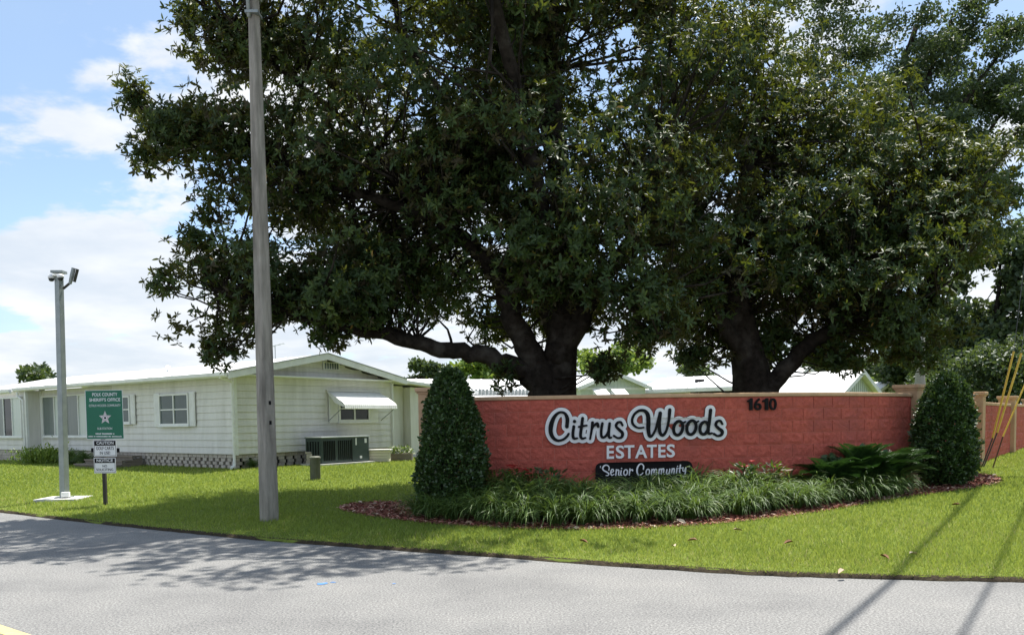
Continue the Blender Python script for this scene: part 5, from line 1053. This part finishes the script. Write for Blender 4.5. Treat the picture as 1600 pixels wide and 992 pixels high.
M['liriope'] = leafmat('liriope_blade', [(0.0, (0.028, 0.058, 0.016)), (0.5, (0.068, 0.128, 0.030)), (0.88, (0.14, 0.215, 0.055)), (1.0, (0.42, 0.39, 0.22))], rough=0.5, spec=0.3, trans=0.25, tcol=(0.2, 0.3, 0.05))
def strap_mesh(name, seed, nb, Lr, W, mat, spread=0.09, el0=(0.8, 1.5), g_=1.9):
    rg = np.random.default_rng(seed); ns = 6; az = rg.uniform(0, 6.283, nb); el = rg.uniform(*el0, nb); L = rg.uniform(*Lr, nb); r0 = spread * np.sqrt(rg.random(nb))
    P = np.stack([r0 * np.cos(az * 1.7), r0 * np.sin(az * 1.7), np.zeros(nb)], 1); tw = rg.normal(0, 0.35, nb); pts = [P.copy()]; cv = rg.uniform(0.7, 1.3, nb)
    for k in range(ns):
        d = np.stack([np.cos(az) * np.cos(el), np.sin(az) * np.cos(el), np.sin(el)], 1); P = P + d * (L / ns)[:, None]; P[:, 2] = np.maximum(P[:, 2], 0.015); pts.append(P.copy())
        el = np.maximum(el - g_ * cv / ns * (0.4 + 0.25 * k), -1.3); az = az + tw / ns
    side = np.stack([-np.sin(az), np.cos(az), rg.normal(0, 0.25, nb)], 1); wp = np.array([0.8, 1, 1, 0.95, 0.8, 0.5, 0.08]) * W; V = []
    for k in range(ns + 1): V += [pts[k] - side * wp[k] / 2, pts[k] + side * wp[k] / 2]
    V = np.stack(V, 1).reshape(-1, 3); q = np.array([[2 * k, 2 * k + 1, 2 * k + 3, 2 * k + 2] for k in range(ns)]); idx = (np.arange(nb)[:, None, None] * (2 * ns + 2) + q[None]).ravel()
    return np_mesh(name, V, 4, idx, mat, np.repeat(rg.beta(2, 2.3, nb), ns))
LIR = [strap_mesh('liriope_clump', 20 + k, 300, (0.42, 0.74), 0.0135, M['liriope'], g_=2.5) for k in range(6)]
fr = np.array([(-1.45, 12.95), (-0.75, 12.35), (0.43, 11.75), (1.72, 11.74), (3.1, 12.15), (4.65, 12.98), (5.8, 13.52), (6.65, 13.95)])
FP = Path(catmull(fr, 12)); rr = random.Random(9); k = 0
spots = []
for row, (dep, t0, t1_) in enumerate(((0.0, 0.0, FP.len), (-0.5, 0.1, FP.len - 0.3), (-1.0, 1.0, FP.len - 2.4))):
    for t in np.arange(t0, t1_, 0.40): spots.append((row, FP.pt(t + rr.uniform(-0.06, 0.06), dep + rr.uniform(-0.07, 0.07), 0)))
names = ['front', 'middle', 'back']
LB = ['arching liriope clump in the front row of the border, at the mulch edge', 'arching liriope clump in the middle row of the border', 'arching liriope clump in the back row of the border, nearest the red wall']
for row, p in spots:
    o = link(bpy.data.objects.new('liriope_clump', rr.choice(LIR))); o.location = (p[0], p[1], g(p[0], p[1]) + 0.01); s_ = rr.uniform(1.0, 1.2) * (0.8 if p[0] < -0.9 else 1.0) * (0.92, 1.08, 1.22)[row]
    o.scale = (s_, s_, s_ * rr.uniform(0.92, 1.08)); o.rotation_euler = (0, 0, rr.uniform(0, 6.28)); tag(o, LB[row], 'grass plant', 'liriope clumps in the %s row' % names[row])
# cycads at the right end of the border
M['cycad'] = leafmat('cycad_leaflet', [(0, (0.016, 0.045, 0.012)), (0.7, (0.035, 0.085, 0.022)), (1, (0.07, 0.13, 0.04))], rough=0.35, spec=0.5, trans=0.12, tcol=(0.05, 0.12, 0.02))
def cycad_mesh(seed, nf=58):
    rg = np.random.default_rng(seed); B, D, N, LL, WW = [], [], [], [], []
    for f in range(nf):
        a = rg.uniform(0, 6.283); el = rg.uniform(0.75, 1.5); L = rg.uniform(0.5, 0.82); P = [np.array([0, 0, 0.1])]
        for k in range(10): d = np.array([math.cos(a) * math.cos(el), math.sin(a) * math.cos(el), math.sin(el)]); P.append(P[-1] + d * L / 10); el -= 0.085 + 0.01 * k
        for i in range(10):
            B.append(P[i]); D.append(P[i + 1] - P[i]); N.append(ZU); LL.append(L / 10 * 1.15); WW.append(0.010)
            if i < 2: continue
            fd = unit(P[i + 1] - P[i]); sd_ = unit(np.cross(fd, ZU + 0.01))
            for q in np.linspace(0, 1, 5, endpoint=False):
                for s_ in (-1, 1): B.append(P[i] + (P[i + 1] - P[i]) * q); D.append(sd_ * s_ + fd * 0.75 + ZU * 0.35); N.append(ZU * 0.6 - fd * 0.3); LL.append(0.16 * math.sin(math.pi * min(0.97, (i + q) / 10.5)) + 0.03); WW.append(0.011)
    B, D, N, LL, WW = map(np.array, (B, D, N, LL, WW)); return leaf_mesh('cycad', B, D, N, LL, WW, rg.random(len(B)), M['cycad'], 0.3, 0.05)
CY = [cycad_mesh(k) for k in (1, 2, 3)]
for i, (px, d_, s_, lab) in enumerate(((1296, 13.75, 1.1, 'dark feathery cycad left of its two neighbours before the red wall'), (1345, 14.0, 1.32, 'tallest dark feathery cycad in the middle of the three'), (1390, 14.3, 1.2, 'dark feathery cycad nearest the right conical shrub'))):
    p = atY(px, 740, d_); o = link(bpy.data.objects.new('cycad', CY[i])); o.location = (p[0], p[1], g(p[0], p[1])); o.scale = (s_, s_, s_); o.rotation_euler = (0, 0, i * 1.9); tag(o, lab, 'cycad', 'cycads at the right end of the border')
# low flowering plants along the foot of the wall
M['redleaf'] = leafmat('reddish_leaf', [(0, (0.05, 0.045, 0.018)), (0.5, (0.09, 0.075, 0.025)), (1, (0.20, 0.07, 0.03))]); M['petal'] = leafmat('red_petal', [(0, (0.42, 0.012, 0.015)), (1, (0.62, 0.03, 0.03))], trans=0.2, tcol=(0.5, 0.02, 0.02))
for i, (px, d_, red, lab) in enumerate(((768, 13.2, 0, 'low reddish leafed plant beside the left conical shrub'), (803, 13.25, 9, 'low plant with bright red blooms near the left end of the wall'), (830, 13.2, 3, 'low dark plant with a few red blooms right of the brightest one'),
                                        (1165, 13.1, 3, 'low plant with small red blooms below the house number'), (1185, 13.15, 0, 'low green plant below the house number'), (1208, 13.2, 1, 'low brownish green plant right of the one below the house number'), (860, 13.2, 1, 'low plant with one red bloom left of the black plaque'))):
    p = atY(px, 750, d_); p[2] = g(p[0], p[1]); rg = np.random.default_rng(i + 70); t = thing('flowering_plant', lab, 'plant', p, 'low plants along the foot of the wall')
    n = 170; a = rg.uniform(0, 6.283, n); q = rg.uniform(0, 0.2, n); B = p + np.stack([q * np.cos(a), q * np.sin(a), rg.uniform(0.05, 0.66, n)], 1); D = unit(np.stack([np.cos(a), np.sin(a), rg.uniform(0.2, 1.2, n)], 1)); L = rg.uniform(0.07, 0.15, n)
    o = link(bpy.data.objects.new('foliage', leaf_mesh('foliage', B, D, unit(rg.normal(0, 0.4, (n, 3)) + ZU), L, L * 0.35, rg.random(n), M['redleaf'] if i in (0, 2, 5) else M['hedgeleaf']))); setpar(o, t)
    mb = MB()
    for k in range(6): e = p + (rg.uniform(-0.15, 0.15), rg.uniform(-0.15, 0.15), rg.uniform(0.4, 0.65)); mb.tube([p, (p + e) / 2 + (0.02, 0, 0.03), e], 0.006, 5)
    mb.build('stems', M['redleaf'], t)
    for k in range(red):
        c = p + (rg.uniform(-0.16, 0.16), rg.uniform(-0.2, 0.02), rg.uniform(0.56, 0.74)); m = 7; a = np.arange(m) * 2.4
        o = link(bpy.data.objects.new('bloom', leaf_mesh('bloom', np.repeat(c[None], m, 0), np.stack([np.cos(a), np.sin(a), np.full(m, 0.5)], 1), np.repeat(ZU[None], m, 0), np.full(m, 0.055), np.full(m, 0.04), rg.random(m), M['petal']))); setpar(o, t)
# shrubs in front of the sunroom
M['limeleaf'] = leafmat('lime_leaf', [(0, (0.08, 0.14, 0.02)), (0.6, (0.17, 0.26, 0.035)), (1, (0.30, 0.38, 0.07))], trans=0.3, tcol=(0.3, 0.4, 0.05))
p = onplane(70, 728, Hp(0, -0.55, 0), VV); p[2] = g(p[0], p[1]); t = thing('lime_shrub', 'low lime green shrub in front of the sunroom windows at far left', 'shrub', p); rg = np.random.default_rng(31); n = 2600
B = p + np.stack([rg.normal(0, 0.55, n) * U[0], rg.normal(0, 0.2, n), np.abs(rg.normal(0.22, 0.14, n))], 1); L = rg.uniform(0.08, 0.16, n)
o = link(bpy.data.objects.new('foliage', leaf_mesh('foliage', B, unit(rg.normal(0, 0.6, (n, 3)) + ZU * 0.9), unit(rg.normal(0, 0.8, (n, 3)) + [0, -0.4, 0.5]), L, L * 0.3, rg.random(n), M['limeleaf']))); setpar(o, t)
MB().tube([p, p + (0.1, 0, 0.3)], 0.02, 6).build('stem', M['bark'], t)
for i, (px, lab) in enumerate(((112, 'spiky strap leaved plant right of the lime shrub below the sunroom'), (134, 'spiky strap leaved plant behind the sheriff sign post'), (395, 'weedy strap leaved tuft at the skirting behind the lamp pole'))):
    p = onplane(px, 726, Hp(0, -0.5, 0), VV) if i < 2 else atZ(px, 731, 0.32); o = link(bpy.data.objects.new('strap_plant', LIR[i])); o.location = (p[0], p[1], g(p[0], p[1])); s_ = (1.25, 1.15, 0.7)[i]; o.scale = (s_, s_, s_); tag(o, lab, 'plant')
# fallen leaves on the lawn
FL = []
for k in range(4):
    rg = np.random.default_rng(90 + k); FL.append(leaf_mesh('fallen_leaf', np.zeros((1, 3)), np.array([[1.0, 0, 0.15]]), np.array([[0, 0.3, 1.0]]), np.array([0.13]), np.array([0.055]), np.array([(0.1, 0.35, 0.75, 1.0)[k]]), M['litter'], 0.7, 0.2))
for i, (px, py, m_) in enumerate(((1145, 829, 2), (1055, 850, 3), (1240, 845, 0), (1375, 863, 0), (1421, 861, 3), (1500, 800, 0), (1320, 882, 2), (905, 841, 0), (600, 795, 2), (1090, 842, 1))):
    p = atZ(px, py, 0.14); o = link(bpy.data.objects.new('fallen_leaf', FL[m_])); o.location = (p[0], p[1], g(p[0], p[1]) + 0.055); o.rotation_euler = (0.2, 0.1, i * 1.7)
    tag(o, 'pale dry curled leaf lying on the sunny lawn' if m_ > 1 else 'brown fallen leaf lying on the sunny lawn', 'fallen leaf', 'fallen leaves on the lawn')
